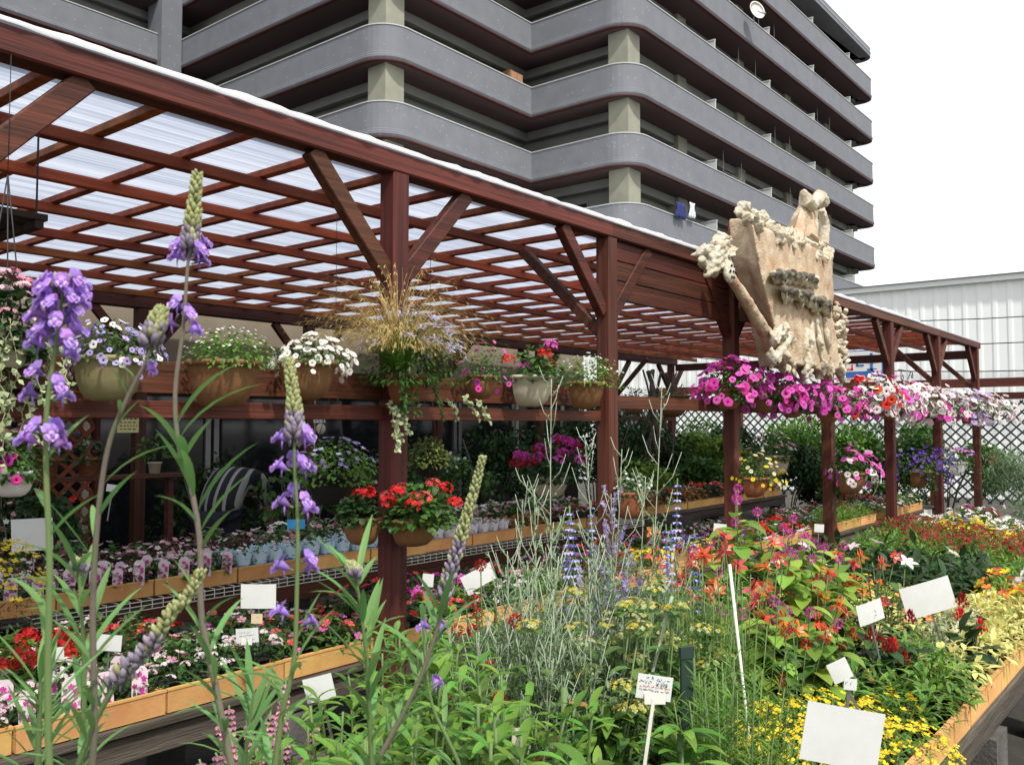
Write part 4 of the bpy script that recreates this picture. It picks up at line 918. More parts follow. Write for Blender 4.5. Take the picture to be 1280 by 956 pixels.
card(67,818,2.95,26,18,'small blank card in front of the scarlet flowers at the left',R(-4),.08)
card(323,745,3.3,44,30,'blank white card on a green stick below the wire shelf',0,.14)
card(598,722,3.4,42,22,'folded white card between the red impatiens and the silver stems',R(-25),.1,.3)
card(535,725,3.3,14,16,'small white tag right of the tall post',R(5),.1)
card(1024,660,5.6,12,10,'little white tag on a thin stick near the pink flowers',R(4),.2)
card(140,610,4.9,14,9,'small white tag on a white stick before the brown lattice',R(8),.16)
card(646,930,1.25,14,40,'narrow grey plastic label standing at the bottom of the bed',R(2),.1,.5,CREAM)
card(370,655,4.6,0.1+22,12,'bright blue tag behind the lavender spike',0,.05,0,mat('blue_tag',(.05,.35,.75),.5))
card(900,660,4.9,16,11,'small plain card among the orange and red flowers in the shade',R(6),.12)
card(1160,640,9.5,10,7,'small white tag before the silver shrub',0,.2)
card(1195,663,9,7,6,'tiny tag on a stake over the dark red flowers',0,.3)
# wall papers
def pinned(px,py,V,w,h,label,m,marks,name='notice'):
    p = onV(px,py,V); r = thing(name,label,'notice',p); b = MB(); b.box((-w/2,-.004,-h/2),(w/2,0,h/2)); part('paper', b, m, r)
    g = random.Random(int(px)); b = MB()
    for k in range(marks):
        z = h/2-h*(k+1)/(marks+1); x = -w*.4
        while x < w*.38: l = g.uniform(.01,.03); b.box((x,-.0062,z-.004),(min(x+l,w*.42),-.0045,z+.004)); x += l+.012
    part('writing', b, INKD, r); return r
pinned(160,530,6.6,.17,.13,'yellow handwritten paper hung under the left rail',YCARD,4)
r = pinned(399,522,6.4,.13,.09,'small white calendar sheet above a round dial in the shop window',CARD,4)
m = MB(); m.lathe([(0,0),(.045,0),(.05,.01),(.048,.02),(0,.02)],24); d = thing('wall_dial','small round white dial under the calendar sheet','dial',onV(400,536,6.4),0,me=m.mesh('dial',[CREAM],True),tilt=(R(90),0))
# blue billboard beyond the posts
BB = mat('billboard_blue',(.03,.12,.42),.5); r = thing('billboard','blue framed signboard with white red and blue characters beyond the flowers','billboard',onU(1076,455,20.0),R(-90),sc=.46)
m = MB(); m.box((-1.1,0,-.65),(1.0,.08,.65)); part('panel', m, BB, r)
m = MB(); m.box((-1.0,-.012,-.35),(.95,-.002,.6)); part('white_field', m, CARD, r)
m = MB(); 
for a in ((-.78,-.28,-.36,-.20),(-.78,-.28,-.70,.1),(-.44,-.28,-.36,.0)): m.box((a[0],-.024,a[1]),(a[2],-.014,a[3]))
part('characters', m, mat('sign_red',(.65,.06,.03),.5), r)
m = MB()
for a in ((.44,-.33,.56,.5),(.28,.05,.74,.17),(.3,-.33,.72,-.23),(-.2,.28,.15,.36),(-.2,-.1,.15,-.02),(-.2,-.1,-.12,.36),(-.62,.2,-.3,.3)): m.box((a[0],-.036,a[1]),(a[2],-.026,a[3]))
part('characters', m, BB, r)
m = MB(); m.box((-1.15,-.02,-.78),(1.05,.1,-.67)); m.box((-.06,.02,-2.6),(.06,.1,-.79)); part('stand', m, mat('sign_rail',(.4,.3,.2),.7), r)
# wrought iron bracket
p = onV(1119,462,2.84); r = thing('scroll_bracket','curled black wrought iron bracket on the far post','bracket',p); m = MB()
def spiral(cx,cz,r0,r1,a0,a1,n=18): return [(cx+(r0+(r1-r0)*i/n)*math.cos(a0+(a1-a0)*i/n),-.03,cz+(r0+(r1-r0)*i/n)*math.sin(a0+(a1-a0)*i/n)) for i in range(n+1)]
m.tube([(0,-.03,0),(.55,-.03,0)],.006,6); m.tube([(0,-.03,-.28),(.15,-.03,-.24),(.32,-.03,-.12),(.48,-.03,-.01)],.006,6)
m.tube(spiral(.16,-.07,.07,.01,1.6,8.5),.005,6); m.tube(spiral(.53,-.045,.045,.01,1.6,-5),.005,6); m.tube(spiral(.1,-.22,.05,.01,0,7),.005,6); part('scrollwork', m, IRON, r, True)
# slatted rack hanging at the left
p = dist(10,266,3.3); r = thing('slatted_rack','dark slatted wooden rack hung under the roof at the left edge','rack',p); DKW = mat('dark_wood',(.04,.025,.018),.8)
for i in range(5): m = MB(); m.beam((-.5,i*.09,0),(.13,i*.09,0),.06,.025); part('slat', m, DKW, r)
m = MB(); m.beam((.10,-.03,-.03),(.10,.4,-.03),.03,.03); m.beam((-.4,-.03,-.03),(-.4,.4,-.03),.03,.03); part('frame', m, DKW, r)
m = MB(); m.tube([(.1,.0,0),(.1,.0,2.7-p.z)],.004,5); m.tube([(.1,.36,0),(.1,.36,2.7-p.z)],.004,5); part('cord', m, IRON, r)

# ================================================================ PERSON
def build_person():
    base = onV(270,640,6.5); base.z = 0
    r = thing('person','person bent over in a black and grey vertically striped shirt behind the wire table','person',base,R(30))
    def skin(verts, edges, rad, m, name, sub=2):
        me = bpy.data.meshes.new(name); me.from_pydata(verts, edges, []); me.materials.append(m); o = bpy.data.objects.new(name, me); COL.objects.link(o)
        sk = o.modifiers.new('skin','SKIN'); sd_ = me.skin_vertices[0].data
        for i,q in enumerate(rad): sd_[i].radius = q if isinstance(q,tuple) else (q,q)
        sd_[0].use_root = True; s = o.modifiers.new('sub','SUBSURF'); s.levels = sub; s.render_levels = sub
        bpy.context.view_layer.update(); ev = o.evaluated_get(bpy.context.evaluated_depsgraph_get()); m2 = bpy.data.meshes.new_from_object(ev); bpy.data.objects.remove(o)
        for p_ in m2.polygons: p_.use_smooth = True
        return m2
    SK = mat('skin',(.42,.24,.16),.6); TRS = mat('dark_trousers',(.02,.022,.03),.9)
    SHM = mat('striped_shirt',(.03,.03,.032),.9); t = SHM.node_tree; pr = t.nodes['Principled BSDF']; tc = N(t,'ShaderNodeTexCoord'); sx = N(t,'ShaderNodeSeparateXYZ'); t.links.new(tc.outputs['Object'],sx.inputs[0])
    w = N(t,'ShaderNodeMath',operation='MULTIPLY'); w.inputs[1].default_value = 85; t.links.new(sx.outputs[0],w.inputs[0]); s_ = N(t,'ShaderNodeMath',operation='SINE'); t.links.new(w.outputs[0],s_.inputs[0])
    rp = N(t,'ShaderNodeValToRGB'); rp.color_ramp.elements[0].position=.45; rp.color_ramp.elements[0].color=(.014,.014,.016,1); rp.color_ramp.elements[1].position=.6; rp.color_ramp.elements[1].color=(.24,.235,.23,1); t.links.new(s_.outputs[0],rp.inputs[0]); t.links.new(rp.outputs[0],pr.inputs['Base Color'])
    # pelvis, spine bending away, head low, arms reaching down, legs
    V_ = [(0,0,.92),(0,.12,1.06),(0,.30,1.16),(0,.45,1.14),(0,.55,1.06),(0,.63,.99),
          (-.19,.44,1.10),(-.24,.5,.86),(-.18,.62,.70),(.19,.44,1.10),(.24,.5,.86),(.18,.62,.70),
          (-.10,0,.84),(-.12,.06,.48),(-.12,-.02,.09),(-.13,.12,.05),(.10,0,.84),(.12,.06,.48),(.12,-.02,.09),(.13,.12,.05)]
    E = [(0,1),(1,2),(2,3),(3,4),(4,5),(3,6),(6,7),(7,8),(3,9),(9,10),(10,11),(0,12),(12,13),(13,14),(14,15),(0,16),(16,17),(17,18),(18,19)]
    rad = [(.13,.12),(.14,.11),(.16,.11),(.14,.1),.055,.085,.065,.045,.033,.065,.045,.033,.09,.06,.045,.035,.09,.06,.045,.035]
    link('body', skin(V_,E,rad,SK,'body'), r); r.rotation_euler = (0,0,YAW-math.pi/2-.15)
    Vs = [(0,-.03,.80),(0,.12,1.06),(0,.30,1.165),(0,.44,1.14),(-.19,.44,1.10),(-.23,.49,.90),(.19,.44,1.10),(.23,.49,.90)]
    link('striped_shirt', skin(Vs,[(0,1),(1,2),(2,3),(3,4),(4,5),(3,6),(6,7)],[(.18,.16),(.20,.15),(.21,.14),(.17,.12),.085,.065,.085,.065],SHM,'shirt'), r)
    Vt = [(0,0,.9),(-.10,0,.82),(-.12,.06,.48),(-.12,-.02,.12),(.10,0,.82),(.12,.06,.48),(.12,-.02,.12)]
    link('trousers', skin(Vt,[(0,1),(1,2),(2,3),(0,4),(4,5),(5,6)],[(.15,.14),.11,.08,.065,.11,.08,.065],TRS,'trousers'), r)
    m = MB(); m.ball((0,.66,.98),.105,0,16,12,.9,1.05,1.05); part('hair', m, INKD, r, True)
    m = MB(); m.ball((0,.735,.95),.072,0,14,10,.8,.6,1.1); m.ball((0,.785,.95),.014); [m.ball((sx_*.028,.772,.975),.009) for sx_ in (-1,1)]; part('face', m, SK, r, True)
build_person()

# ================================================================ TALL PERENNIALS IN THE NEAR BED
def snap(m, p, out, s):
    """one toadflax flower: two upper lobes, three lower lobes, pale palate and a spur"""
    out = Vector(out).normalized(); up = Vector((0,0,1)); sd = out.cross(up).normalized(); up = sd.cross(out).normalized(); p = Vector(p)
    m.tube([p, p+out*s*.55+up*s*.12, p+out*s*.8], [s*.10,s*.26,s*.30], 7, 0)
    q = p+out*s*.75
    for a in (-.45,.45): m.leaf(q+up*s*.12, (up+sd*a+out*.15), -out+up*.2, s*.68, s*.80, 5, -.5, .25, 0, .62)
    for a in (-.75,0,.75): m.leaf(q-up*s*.08, (-up*.7+out*.8+sd*a*1.1), up+out*.4, s*.60, s*.66, 5, .8, .25, 1 if a==0 else 0, .6)
    m.ball(q+out*s*.06-up*s*.05, s*.17, 1, 8, 6, 1,1,.8)
    m.tube([p+out*s*.3-up*s*.1, p+out*s*.2-up*s*.4, p+out*s*.02-up*s*.7], [s*.09,s*.045,s*.012], 5, 0)
    m.tube([p, p-out*s*.25+up*s*.02], [.0012,.0012], 4, 2)
def toadflax(label, path, s, flw, buds, leaves, seed, flsize=.013, rr=.0028, sm=None):
    """path: pixels up the stem; flw/buds: (i0,i1,count) as fractions along the stem"""
    g = random.Random(seed); pts = bez([dist(x,y,s) for x,y in path], 6); base = pts[0].copy(); down = base-Vector((-.0,0,base.z-BZ))
    root = thing('toadflax', label, 'flower', (down.x,down.y,BZ)); O = root.location
    full = [down]+pts; pts = [p-O for p in pts]; full = [p-O for p in full]; n = len(full)
    m = MB(); m.tube(full, [rr*(1.1-.78*i/n) for i in range(n)], 8); part('stem', m, sm or STEM, root, True)
    def at(t): x = t*(len(pts)-1); i = min(int(x),len(pts)-2); return pts[i].lerp(pts[i+1], x-i), (pts[i+1]-pts[i]).normalized()
    f = MB(); kf = 0
    for (a,b,k) in flw:
        for i in range(k):
            t = a+(b-a)*(i+g.uniform(-.3,.3))/k; p,d = at(min(max(t,0),1)); an = i*2.4+g.uniform(-.3,.3); o = (Vector((math.cos(an),math.sin(an),g.uniform(.25,.6)))); snap(f, p+o.normalized()*flsize*.55, o, flsize*g.uniform(.85,1.15)); kf += 1
    if kf: part('blossoms', f, [P['violet'],P['vthroat'],STEM], root, True)
    f = MB()
    for (a,b,k) in buds:
        for i in range(k):
            t = a+(b-a)*i/k; p,d = at(min(t,1)); an = i*2.4; sc = 1-.6*(i/k); o = Vector((math.cos(an),math.sin(an),.5)).normalized(); mi = 1 if i < k*.35 and g.random() < .8 else 0; o = (o+rv(g,.25)).normalized(); c = p+o*(.0045*sc+.001); f.tube([c-o*.003, c, c+o*.003*sc+Vector((0,0,.003*sc)), c+o*.004*sc+Vector((0,0,.0055*sc))], [.0006,.0024*sc+.0006,.0020*sc+.0005,.0004], 6, mi)
            if i < k*.5: f.tube([c,c+Vector((0,0,-.007*sc))-o*.001],[.0012*sc,.0003],4,mi)
    if f.v: part('buds', f, [P['bud'],P['faded']], root, True)
    f = MB()
    for (a,b,k,Lf,Wf) in leaves:
        for i in range(k):
            t = a+(b-a)*(i+g.random()*.5)/k; p,d = at(t); an = g.uniform(0,6.28); dd = Vector((math.cos(an),math.sin(an),g.uniform(.8,2.4))); f.leaf(p, dd, Vector((-math.cos(an),-math.sin(an),.6)), Lf*g.uniform(.6,1.2), Wf*.62*g.uniform(.8,1.1), 6, g.uniform(.1,.8), .35, 0, .85)
    if f.v: part('leaves', f, [G_GLAUC], root, True)
toadflax('thick violet toadflax spike in full bloom nearest the left edge',[(62,990),(60,850),(62,700),(58,600),(58,520),(68,440),(76,385),(80,350)],.62,[(.49,.54,5),(.60,.66,5),(.70,.97,24)],[(.93,1.0,22)],[(.05,.5,9,.055,.009)],1,.0125,.0026)
toadflax('toadflax with a spent purple brown stem leaning right to a yellow green tip',[(112,990),(118,900),(116,760),(122,650),(135,560),(158,500),(182,452),(196,410),(203,388)],.66,[(.71,.73,1)],[(.80,1,110)],[(.02,.45,11,.06,.010),(.5,.75,4,.035,.006)],2,.010,.0026,STEMP)
toadflax('tallest toadflax reaching above the rail with sparse violet flowers',[(296,990),(288,950),(270,860),(252,770),(250,680),(240,615),(224,560),(219,490),(229,410),(234,340),(240,290),(247,218)],.74,[(.72,.76,5),(.83,.88,6)],[(.86,1,110)],[(.02,.3,14,.065,.010),(.35,.60,12,.075,.012)],3,.0115,.0030,STEMP)
toadflax('violet toadflax spike with a long budded tip in front of the white petunias',[(340,990),(352,896),(367,828),(371,740),(372,650),(368,580),(368,520),(360,450)],.78,[(.36,.40,2),(.46,.49,3),(.58,.63,4),(.68,.72,4),(.76,.80,3)],[(.78,1,150)],[(.02,.34,14,.065,.010)],4,.0135,.0025)
toadflax('toadflax with yellow green buds leaning right beside the scarlet geraniums',[(452,990),(486,925),(520,860),(545,790),(560,730),(578,670),(592,620),(604,572)],.95,[(.42,.46,2)],[(.52,1,170)],[(.02,.5,18,.08,.013)],6,.013,.0028,STEMP)
toadflax('upright unopened toadflax shoot between the orange trays',[(466,990),(462,900),(459,830),(452,770),(446,730),(437,705)],.9,[],[(.85,1,70)],[(.02,.85,30,.075,.012)],7,.01,.0026)
toadflax('bare yellow green toadflax tip arching over the pale verbena',[(85,990),(120,900),(150,850),(188,810),(215,770),(238,745),(252,715)],.7,[(.98,1,0)],[(.3,1,110)],[(.0,.3,8,.06,.01)],8,.01,.0024)
toadflax('short leafy toadflax at the bottom left corner',[(46,990),(48,930),(50,880),(50,850)],.95,[],[],[(.1,1,26,.085,.012)],9,.01,.004)
toadflax('thin toadflax runner between the two leftmost stems',[(92,1000),(100,960),(105,880),(104,800),(100,740),(98,700)],.8,[],[(.9,1,12)],[(.1,.95,18,.075,.011)],12,.01,.003)
toadflax('toadflax seedling with broad blades before the blank tilted card',[(300,1010),(305,960),(312,900),(318,860)],1.0,[],[],[(.1,1,16,.09,.014)],10,.01,.003)
toadflax('slanting green toadflax with one violet bloom over the leafy bed',[(560,1000),(575,960),(540,880),(530,800),(528,760)],1.15,[(.55,.58,1)],[],[(.1,.9,14,.07,.012)],13,.016,.003)

def ground_to(p): return Vector((p.x,p.y,BZ))
def bed_plant(px, py, s, builder, name, label, cat='plant', pot=True, group=None, seed=0):
    """plant whose TOP stands at pixel (px,py), s metres out; stands on the bench or the ground"""
    p = dist(px,py,s); onb = .68 < p.y < 2.2 and .25 < p.x < 10.5; z0 = BZ if onb else 0.0
    base = Vector((p.x,p.y,z0)); H = p.z-z0; o = thing(name, label, cat, base, 0, group)
    if pot: link('pot', POTB, o)
    for nm,mb,mats in builder(random.Random(seed*97+int(px)), H): part(nm, mb, mats, o, True)
    return o
def b_lance(g, H, n=8, lm=G_BRIGHT, Lf=.085, Wf=.019, spread=.13, stemm=STEM, step=.028, top=None):
    st, lf = MB(), MB()
    for i in range(n):
        a = g.uniform(0,6.28); r0 = g.uniform(.01,.05); r1 = g.uniform(.3,1)*spread; h = H*g.uniform(.72,1.0)
        pts = bez([(r0*math.cos(a),r0*math.sin(a),.12),((r0+r1)/2*math.cos(a),(r0+r1)/2*math.sin(a),h*.5),(r1*math.cos(a+.2),r1*math.sin(a+.2),h)],5); st.tube(pts, .0025, 5)
        L_ = h; z = .16; k = 0
        while z < h:
            t = (z-.12)/(h-.12); x = min(t*(len(pts)-1),len(pts)-1.001); j = int(x); p = pts[j].lerp(pts[j+1],x-j)
            for s in (0,math.pi): an = k*1.6+s+g.uniform(-.3,.3); lf.leaf(p,(math.cos(an),math.sin(an),g.uniform(.25,.9)+t*.8),(-math.cos(an)*.3,-math.sin(an)*.3,1),Lf*g.uniform(.7,1.2)*(1-.35*t),Wf*(1-.2*t),5,g.uniform(.4,1.1),.3,0,.9)
            z += step; k += 1
    return [('stems',st,[stemm]),('foliage',lf,[lm])]
def b_rosette(g, H, n=95, lm=G_BRIGHT, Lf=.085, Wf=.025):
    lf = MB()
    for i in range(n):
        a = i*2.4; e = g.uniform(.35,1.6); z = .13+(H-.2)*g.random()**1.3; lf.leaf((0,0,z),(math.cos(a),math.sin(a),e),(-math.cos(a)*.5,-math.sin(a)*.5,1),Lf*g.uniform(.65,1.1),Wf*g.uniform(.8,1.15),6,g.uniform(.5,1.2),.3,0,.85)
    st = MB(); st.tube([(0,0,.1),(0,0,max(.15,H-.08))],.006,6)
    return [('stems',st,[STEM]),('foliage',lf,[lm])]
def b_silver(g, H, n=4, spread=.16, fl=None):
    """slender silver stems, feathery leaves below, wiry forked shoots above"""
    st, lf, bl = MB(), MB(), MB(); n = max(4, int(n*.7))
    for i in range(n):
        a = g.uniform(0,6.28); r1 = g.uniform(.2,1)*spread; h = H*(1 if i==0 else g.uniform(.55,.9)); w = .02
        pts = bez([(0,0,.12),(r1*.3*math.cos(a)+g.uniform(-w,w),r1*.3*math.sin(a)+g.uniform(-w,w),h*.33),(r1*.7*math.cos(a)+g.uniform(-w,w),r1*.7*math.sin(a)+g.uniform(-w,w),h*.66),(r1*math.cos(a),r1*math.sin(a),h)],6); K = len(pts)
        st.tube(pts,[.0024-.0016*k/K for k in range(K)],5)
        for k in range(1,K):
            t = k/K; nb = 2 if t > .3 else 1
            for b in range(nb):
                an = k*2.4+b*3+g.uniform(-.4,.4); q = pts[k-1].lerp(pts[k], b/2); Ls = (.10 if t<.7 else .30*(1.06-t))*g.uniform(.7,1.2)+.02
                e1 = q+Vector((math.cos(an)*.6,math.sin(an)*.6,.7))*Ls*.5; e2 = e1+Vector((math.cos(an)*.35,math.sin(an)*.35,.95))*Ls*.5; st.tube([q,e1,e2],[.0012,.0010,.0006],4)
                for c in range(9 if t<.72 else 4):
                    u = q.lerp(e1,c/4.5) if c<4.5 else e1.lerp(e2,(c-4.5)/4.5)
                    for z in range(2 if t<.72 else 1):
                        ll = .036*(1-.5*t) if t<.72 else .010; lf.leaf(u,rv(g)+Vector((math.cos(an)*.4,math.sin(an)*.4,.6)),(0,0,1),ll*g.uniform(.7,1.3),.0055,3,.4,.3)
                if fl and t>.45:
                    for c in range(9): u = e1.lerp(e2,c/8); bl.petals(u+rv(g,.004), rv(g), .006, 4, 0)
    out = [('stems',st,[STEMW]),('foliage',lf,[G_SILV])]
    if fl: out.append(('blossoms',bl,[P[fl]]))
    return out
def b_spike(g, H, cols=('blue','starb'), n=2, spread=.10, fr=.009, lm=G_MID, Ls=.20):
    st, lf, bl = MB(), MB(), MB()
    for i in range(n):
        a = g.uniform(0,6.28); r1 = g.uniform(.1,1)*spread; h = H*(1 if i==0 else g.uniform(.75,.97)); top = Vector((r1*math.cos(a),r1*math.sin(a),h)); b0 = Vector((r1*.2*math.cos(a),r1*.2*math.sin(a),.12)); st.tube([b0,b0.lerp(top,.5),top],.0024,5)
        d = (top-b0); K = 9
        for k in range(K):
            z = 1-Ls/d.length*(K-k)/K; q = b0.lerp(top,z)
            for j in range(8): an = j*.785+k; o = Vector((math.cos(an),math.sin(an),.2)); rr = .012*(1-.5*k/K); bl.leaf(q+o*rr*.4,o+Vector((0,0,-.2)),(0,0,1),.017*(1-.4*k/K),.010,3,.6,.3,g.randrange(2))
        for k in range(16): q = b0.lerp(top,.15+.5*k/16); an = k*2.4; lf.leaf(q,(math.cos(an),math.sin(an),.4),(0,0,1),.07,.018,4,.8,.3)
    return [('stems',st,[STEM]),('foliage',lf,[lm]),('blossoms',bl,[P[cols[0]],P[cols[1]]])]
def b_feather(g, H, n=26, lm=G_BRIGHT, spread=.12):
    st, lf = MB(), MB()
    for i in range(n):
        a = g.uniform(0,6.28); r1 = g.uniform(.0,1)*spread; h = H*g.uniform(.6,1); top = Vector((r1*math.cos(a),r1*math.sin(a),h)); b0 = Vector((r1*.5*math.cos(a),r1*.5*math.sin(a),.12)); st.tube([b0,top],.0014,4)
        for k in range(24):
            q = b0.lerp(top,.15+.85*k/24); an = g.uniform(0,6.28)
            lf.leaf(q,(math.cos(an),math.sin(an),.9),(-math.cos(an),-math.sin(an),.5),g.uniform(.03,.06),.0028,3,.4,.1)
            lf.leaf(q,(math.cos(an+2),math.sin(an+2),.9),(-math.cos(an),-math.sin(an),.5),g.uniform(.03,.05),.0028,3,.4,.1)
    return [('stems',st,[STEM]),('foliage',lf,[lm])]
def b_globe(g, H, cols=('mag',), n=7, lm=G_LIME, spread=.16, fr=.016, Lf=.095, Wf=.052, leaves=17):
    """stalked ball blooms over soft leaves"""
    st, lf, bl = MB(), MB(), MB()
    for i in range(n):
        a = g.uniform(0,6.28); r1 = math.sqrt(g.random())*spread; h = H*(1 if i==0 else g.uniform(.72,.98)); top = Vector((r1*math.cos(a),r1*math.sin(a),h)); b0 = Vector((r1*.3*math.cos(a),r1*.3*math.sin(a),.12)); st.tube(bez([b0,b0.lerp(top,.5)+Vector((g.uniform(-.02,.02),g.uniform(-.02,.02),0)),top],4),.0017,5)
        for k in range(40):
            z = 1-2*(k+.5)/40; q = math.sqrt(1-z*z); an = k*2.4; d = Vector((q*math.cos(an),q*math.sin(an),z)); bl.leaf(top+d*fr*.55,d,d.orthogonal(),fr*.6,fr*.35,2,.3,.3,g.randrange(len(cols)))
        for k in range(leaves): q = b0.lerp(top,.2+.7*k/leaves); an = k*2.4+i; lf.leaf(q,(math.cos(an),math.sin(an),.5),(0,0,1),Lf*g.uniform(.7,1.2),Wf*g.uniform(.8,1.2),5,.9,.25)
    return [('stems',st,[STEM]),('foliage',lf,[lm]),('blossoms',bl,[P[c] for c in cols])]
def b_columbine(g, H, cols=('orange','coral','cream'), n=9, lm=G_MID, spread=.16):
    """nodding spurred blooms, orange outside and cream within"""
    st, lf, bl = MB(), MB(), MB()
    for i in range(n):
        a = g.uniform(0,6.28); r1 = math.sqrt(g.random())*spread; h = H*(1 if i==0 else g.uniform(.72,1)); top = Vector((r1*math.cos(a),r1*math.sin(a),h)); b0 = Vector((r1*.3*math.cos(a),r1*.3*math.sin(a),.12)); st.tube([b0,b0.lerp(top,.6),top],.0016,5)
        nn = (rv(g)+Vector((0,-.3,-.2))).normalized(); x = nn.orthogonal().normalized(); y = nn.cross(x); mi = g.randrange(2)
        for j in range(5):
            th = j*1.257; o = x*math.cos(th)+y*math.sin(th)
            bl.leaf(top,o*1.0+nn*.35,nn,.034,.014,4,-.2,.2,mi); bl.leaf(top+o*.003,nn*.8+o*.5,o,.02,.010,3,.1,.2,2); bl.tube([top+o*.004,top-nn*.018+o*.010,top-nn*.032+o*.007],[.0028,.0016,.0008],4,mi)
        for k in range(8): q = b0.lerp(top,.05+.75*k/8); an = k*2.4+i; lf.leaf(q,(math.cos(an),math.sin(an),.35),(0,0,1),.06*g.uniform(.7,1.2),.03,4,.9,.25)
    return [('stems',st,[STEM]),('foliage',lf,[lm]),('blossoms',bl,[P[c] for c in cols])]
def b_umbels(g, H, n=11, spread=.15):
    st, lf, bl = MB(), MB(), MB()
    for i in range(n):
        a = g.uniform(0,6.28); r1 = math.sqrt(g.random())*spread; h = H*(1 if i==0 else g.uniform(.65,.98)); top = Vector((r1*math.cos(a),r1*math.sin(a),h)); b0 = Vector((r1*.3*math.cos(a),r1*.3*math.sin(a),.12)); st.tube([b0,b0.lerp(top,.5),top],.002,5)
        for k in range(26): d = hemi(g,-.1); bl.petals(top+Vector((d.x*.026,d.y*.026,d.z*.012)),d+Vector((0,0,.8)),.0055,4,g.randrange(2))
        for k in range(7): an = k*.9; lf.leaf(top-Vector((0,0,.006)),(math.cos(an),math.sin(an),.2),(0,0,1),.03,.02,3,.4,.2)
        for k in range(10): q = b0.lerp(top,.1+.8*k/10); an = k*2.4+i; lf.leaf(q,(math.cos(an),math.sin(an),.5),(0,0,1),.055*g.uniform(.7,1.2),.024,4,.8,.25)
    return [('stems',st,[STEM]),('foliage',lf,[G_SAGE]),('blossoms',bl,[P['ochre'],P['bud']])]
SEED = [0]
def bp(px,py,s,fn,name,label,cat='plant',pot=True,group=None,**k):
    SEED[0] += 1; return bed_plant(px,py,s,(lambda g,H: fn(g,H,**k)),name,label,cat,pot,group,SEED[0])
GB = 'leafy perennials filling the front of the bed'
for (px,py,s,lb) in ((470,800,1.9,'bushy lance leaved plant at the foot of the tall post'),(530,770,2.1,'bushy lance leaved plant just right of the tall post'),(585,760,2.2,'tallest bushy lance leaved plant before the folded card'),(470,900,1.2,'lowest bushy lance leaved plant by the slanting toadflax'),(620,905,1.15,'lowest bushy lance leaved plant beside the grey label'),(560,790,1.75,'bushy lance leaved plant before the orange tray right of the post'),(610,815,1.5,'bushy lance leaved plant left of the silver stems'),(500,850,1.45,'bushy lance leaved plant right of the blank tilted card'),(430,880,1.35,'bushy lance leaved plant under the blank tilted card'),(640,850,1.35,'bushy lance leaved plant at the foot of the silver stems'),(560,880,1.2,'lowest bushy lance leaved plant in the middle of the bed'),(690,860,1.5,'bushy lance leaved plant left of the handwritten card'),(380,905,1.6,'bushy lance leaved plant behind the pink spikes')):
    bp(px,py,s,b_lance,'perennial',lb,'plant',True,GB,n=11)
for (px,py,s,lb) in ((600,740,2.3,'mid green leafy plant left behind the silver stems'),(655,730,2.4,'mid green leafy plant among the silver stems'),(700,720,2.3,'mid green leafy plant in the heart of the bed'),(745,730,2.5,'mid green leafy plant below the blue spikes'),(790,730,2.6,'mid green leafy plant before the second post'),(640,790,1.9,'mid green leafy plant by the dark red pompoms'),(690,790,1.9,'mid green leafy plant over the rust coloured leaves'),(740,810,1.8,'mid green leafy plant left above the handwritten card'),(790,800,1.9,'mid green leafy plant right above the handwritten card'),(840,790,1.95,'mid green leafy plant left of the dark stake')):
    bp(px,py,s,b_lance,'border_plant',lb,'plant',True,'mid green plants between the silver stems',n=13,lm=G_SAGE,Lf=.06,Wf=.012,step=.022,spread=.15)
for (px,py,s,lb) in ((735,900,1.35,'low broad leaved rosette left of the handwritten card'),(800,915,1.25,'low broad leaved rosette right below the handwritten card'),(880,905,1.3,'low broad leaved rosette between the handwritten card and the dark stake'),(935,905,1.35,'low broad leaved rosette left of the yellow flowers'),(850,860,1.6,'broad leaved rosette behind the handwritten card'),(700,925,1.15,'low broad leaved rosette at the bottom of the picture'),(895,935,1.15,'low broad leaved rosette nearest the blank card'),(760,855,1.7,'broad leaved rosette among the silver stems')):
    bp(px,py,s,b_rosette,'rosette_plant',lb,'plant',True,'broad leaved rosettes at the foot of the bed')
for (px,py,s,lb,n) in ((690,470,1.9,'tallest silver stemmed perovskia with wiry white tips',7),(640,600,2.0,'silver perovskia just left of the tallest one',7),(715,560,2.1,'silver perovskia with straight stems right of the tallest one',8),(780,480,2.2,'silver perovskia in front of the face pot',7),(600,690,1.9,'shorter silver perovskia by the folded card',6),(745,620,2.3,'silver perovskia among the blue spikes',8),(820,680,2.2,'silver perovskia leaning before the orange blooms',6),(660,700,1.7,'short silver perovskia at the front of the bed',8),(740,690,1.8,'short bushy silver perovskia behind the rosettes',9)):
    bp(px,py,s,b_silver,'perovskia',lb,'plant',True,'silver stemmed perovskia plants',n=n,fl='lav' if px == 745 else None)
for (px,py,s,lb) in ((700,632,2.6,'pale and deep blue salvia spikes behind the silver stems'),(455+290,625,2.7,'dark blue salvia spikes left of the second post'),(838,598,2.7,'tallest blue lupin like spike in front of the shade'),(830,655,2.5,'cluster of blue violet spikes below the tallest one'),(795,690,2.4,'short blue violet spikes among orange blooms'),(860,665,2.8,'blue violet spikes next to the white columbines')):
    bp(px,py,s,b_spike,'salvia',lb,'flower',True,'blue flower spikes')
for (px,py,s,lb) in ((770,735,1.9,'yellow green umbel plant in the middle of the bed'),(810,745,2.0,'yellow green umbel plant behind the handwritten card'),(730,760,1.8,'yellow green umbel plant near the silver stems'),(845,735,2.1,'yellow green umbel plant by the feathery green')):
    bp(px,py,s,b_umbels,'euphorbia',lb,'plant',True,'yellow green umbels')
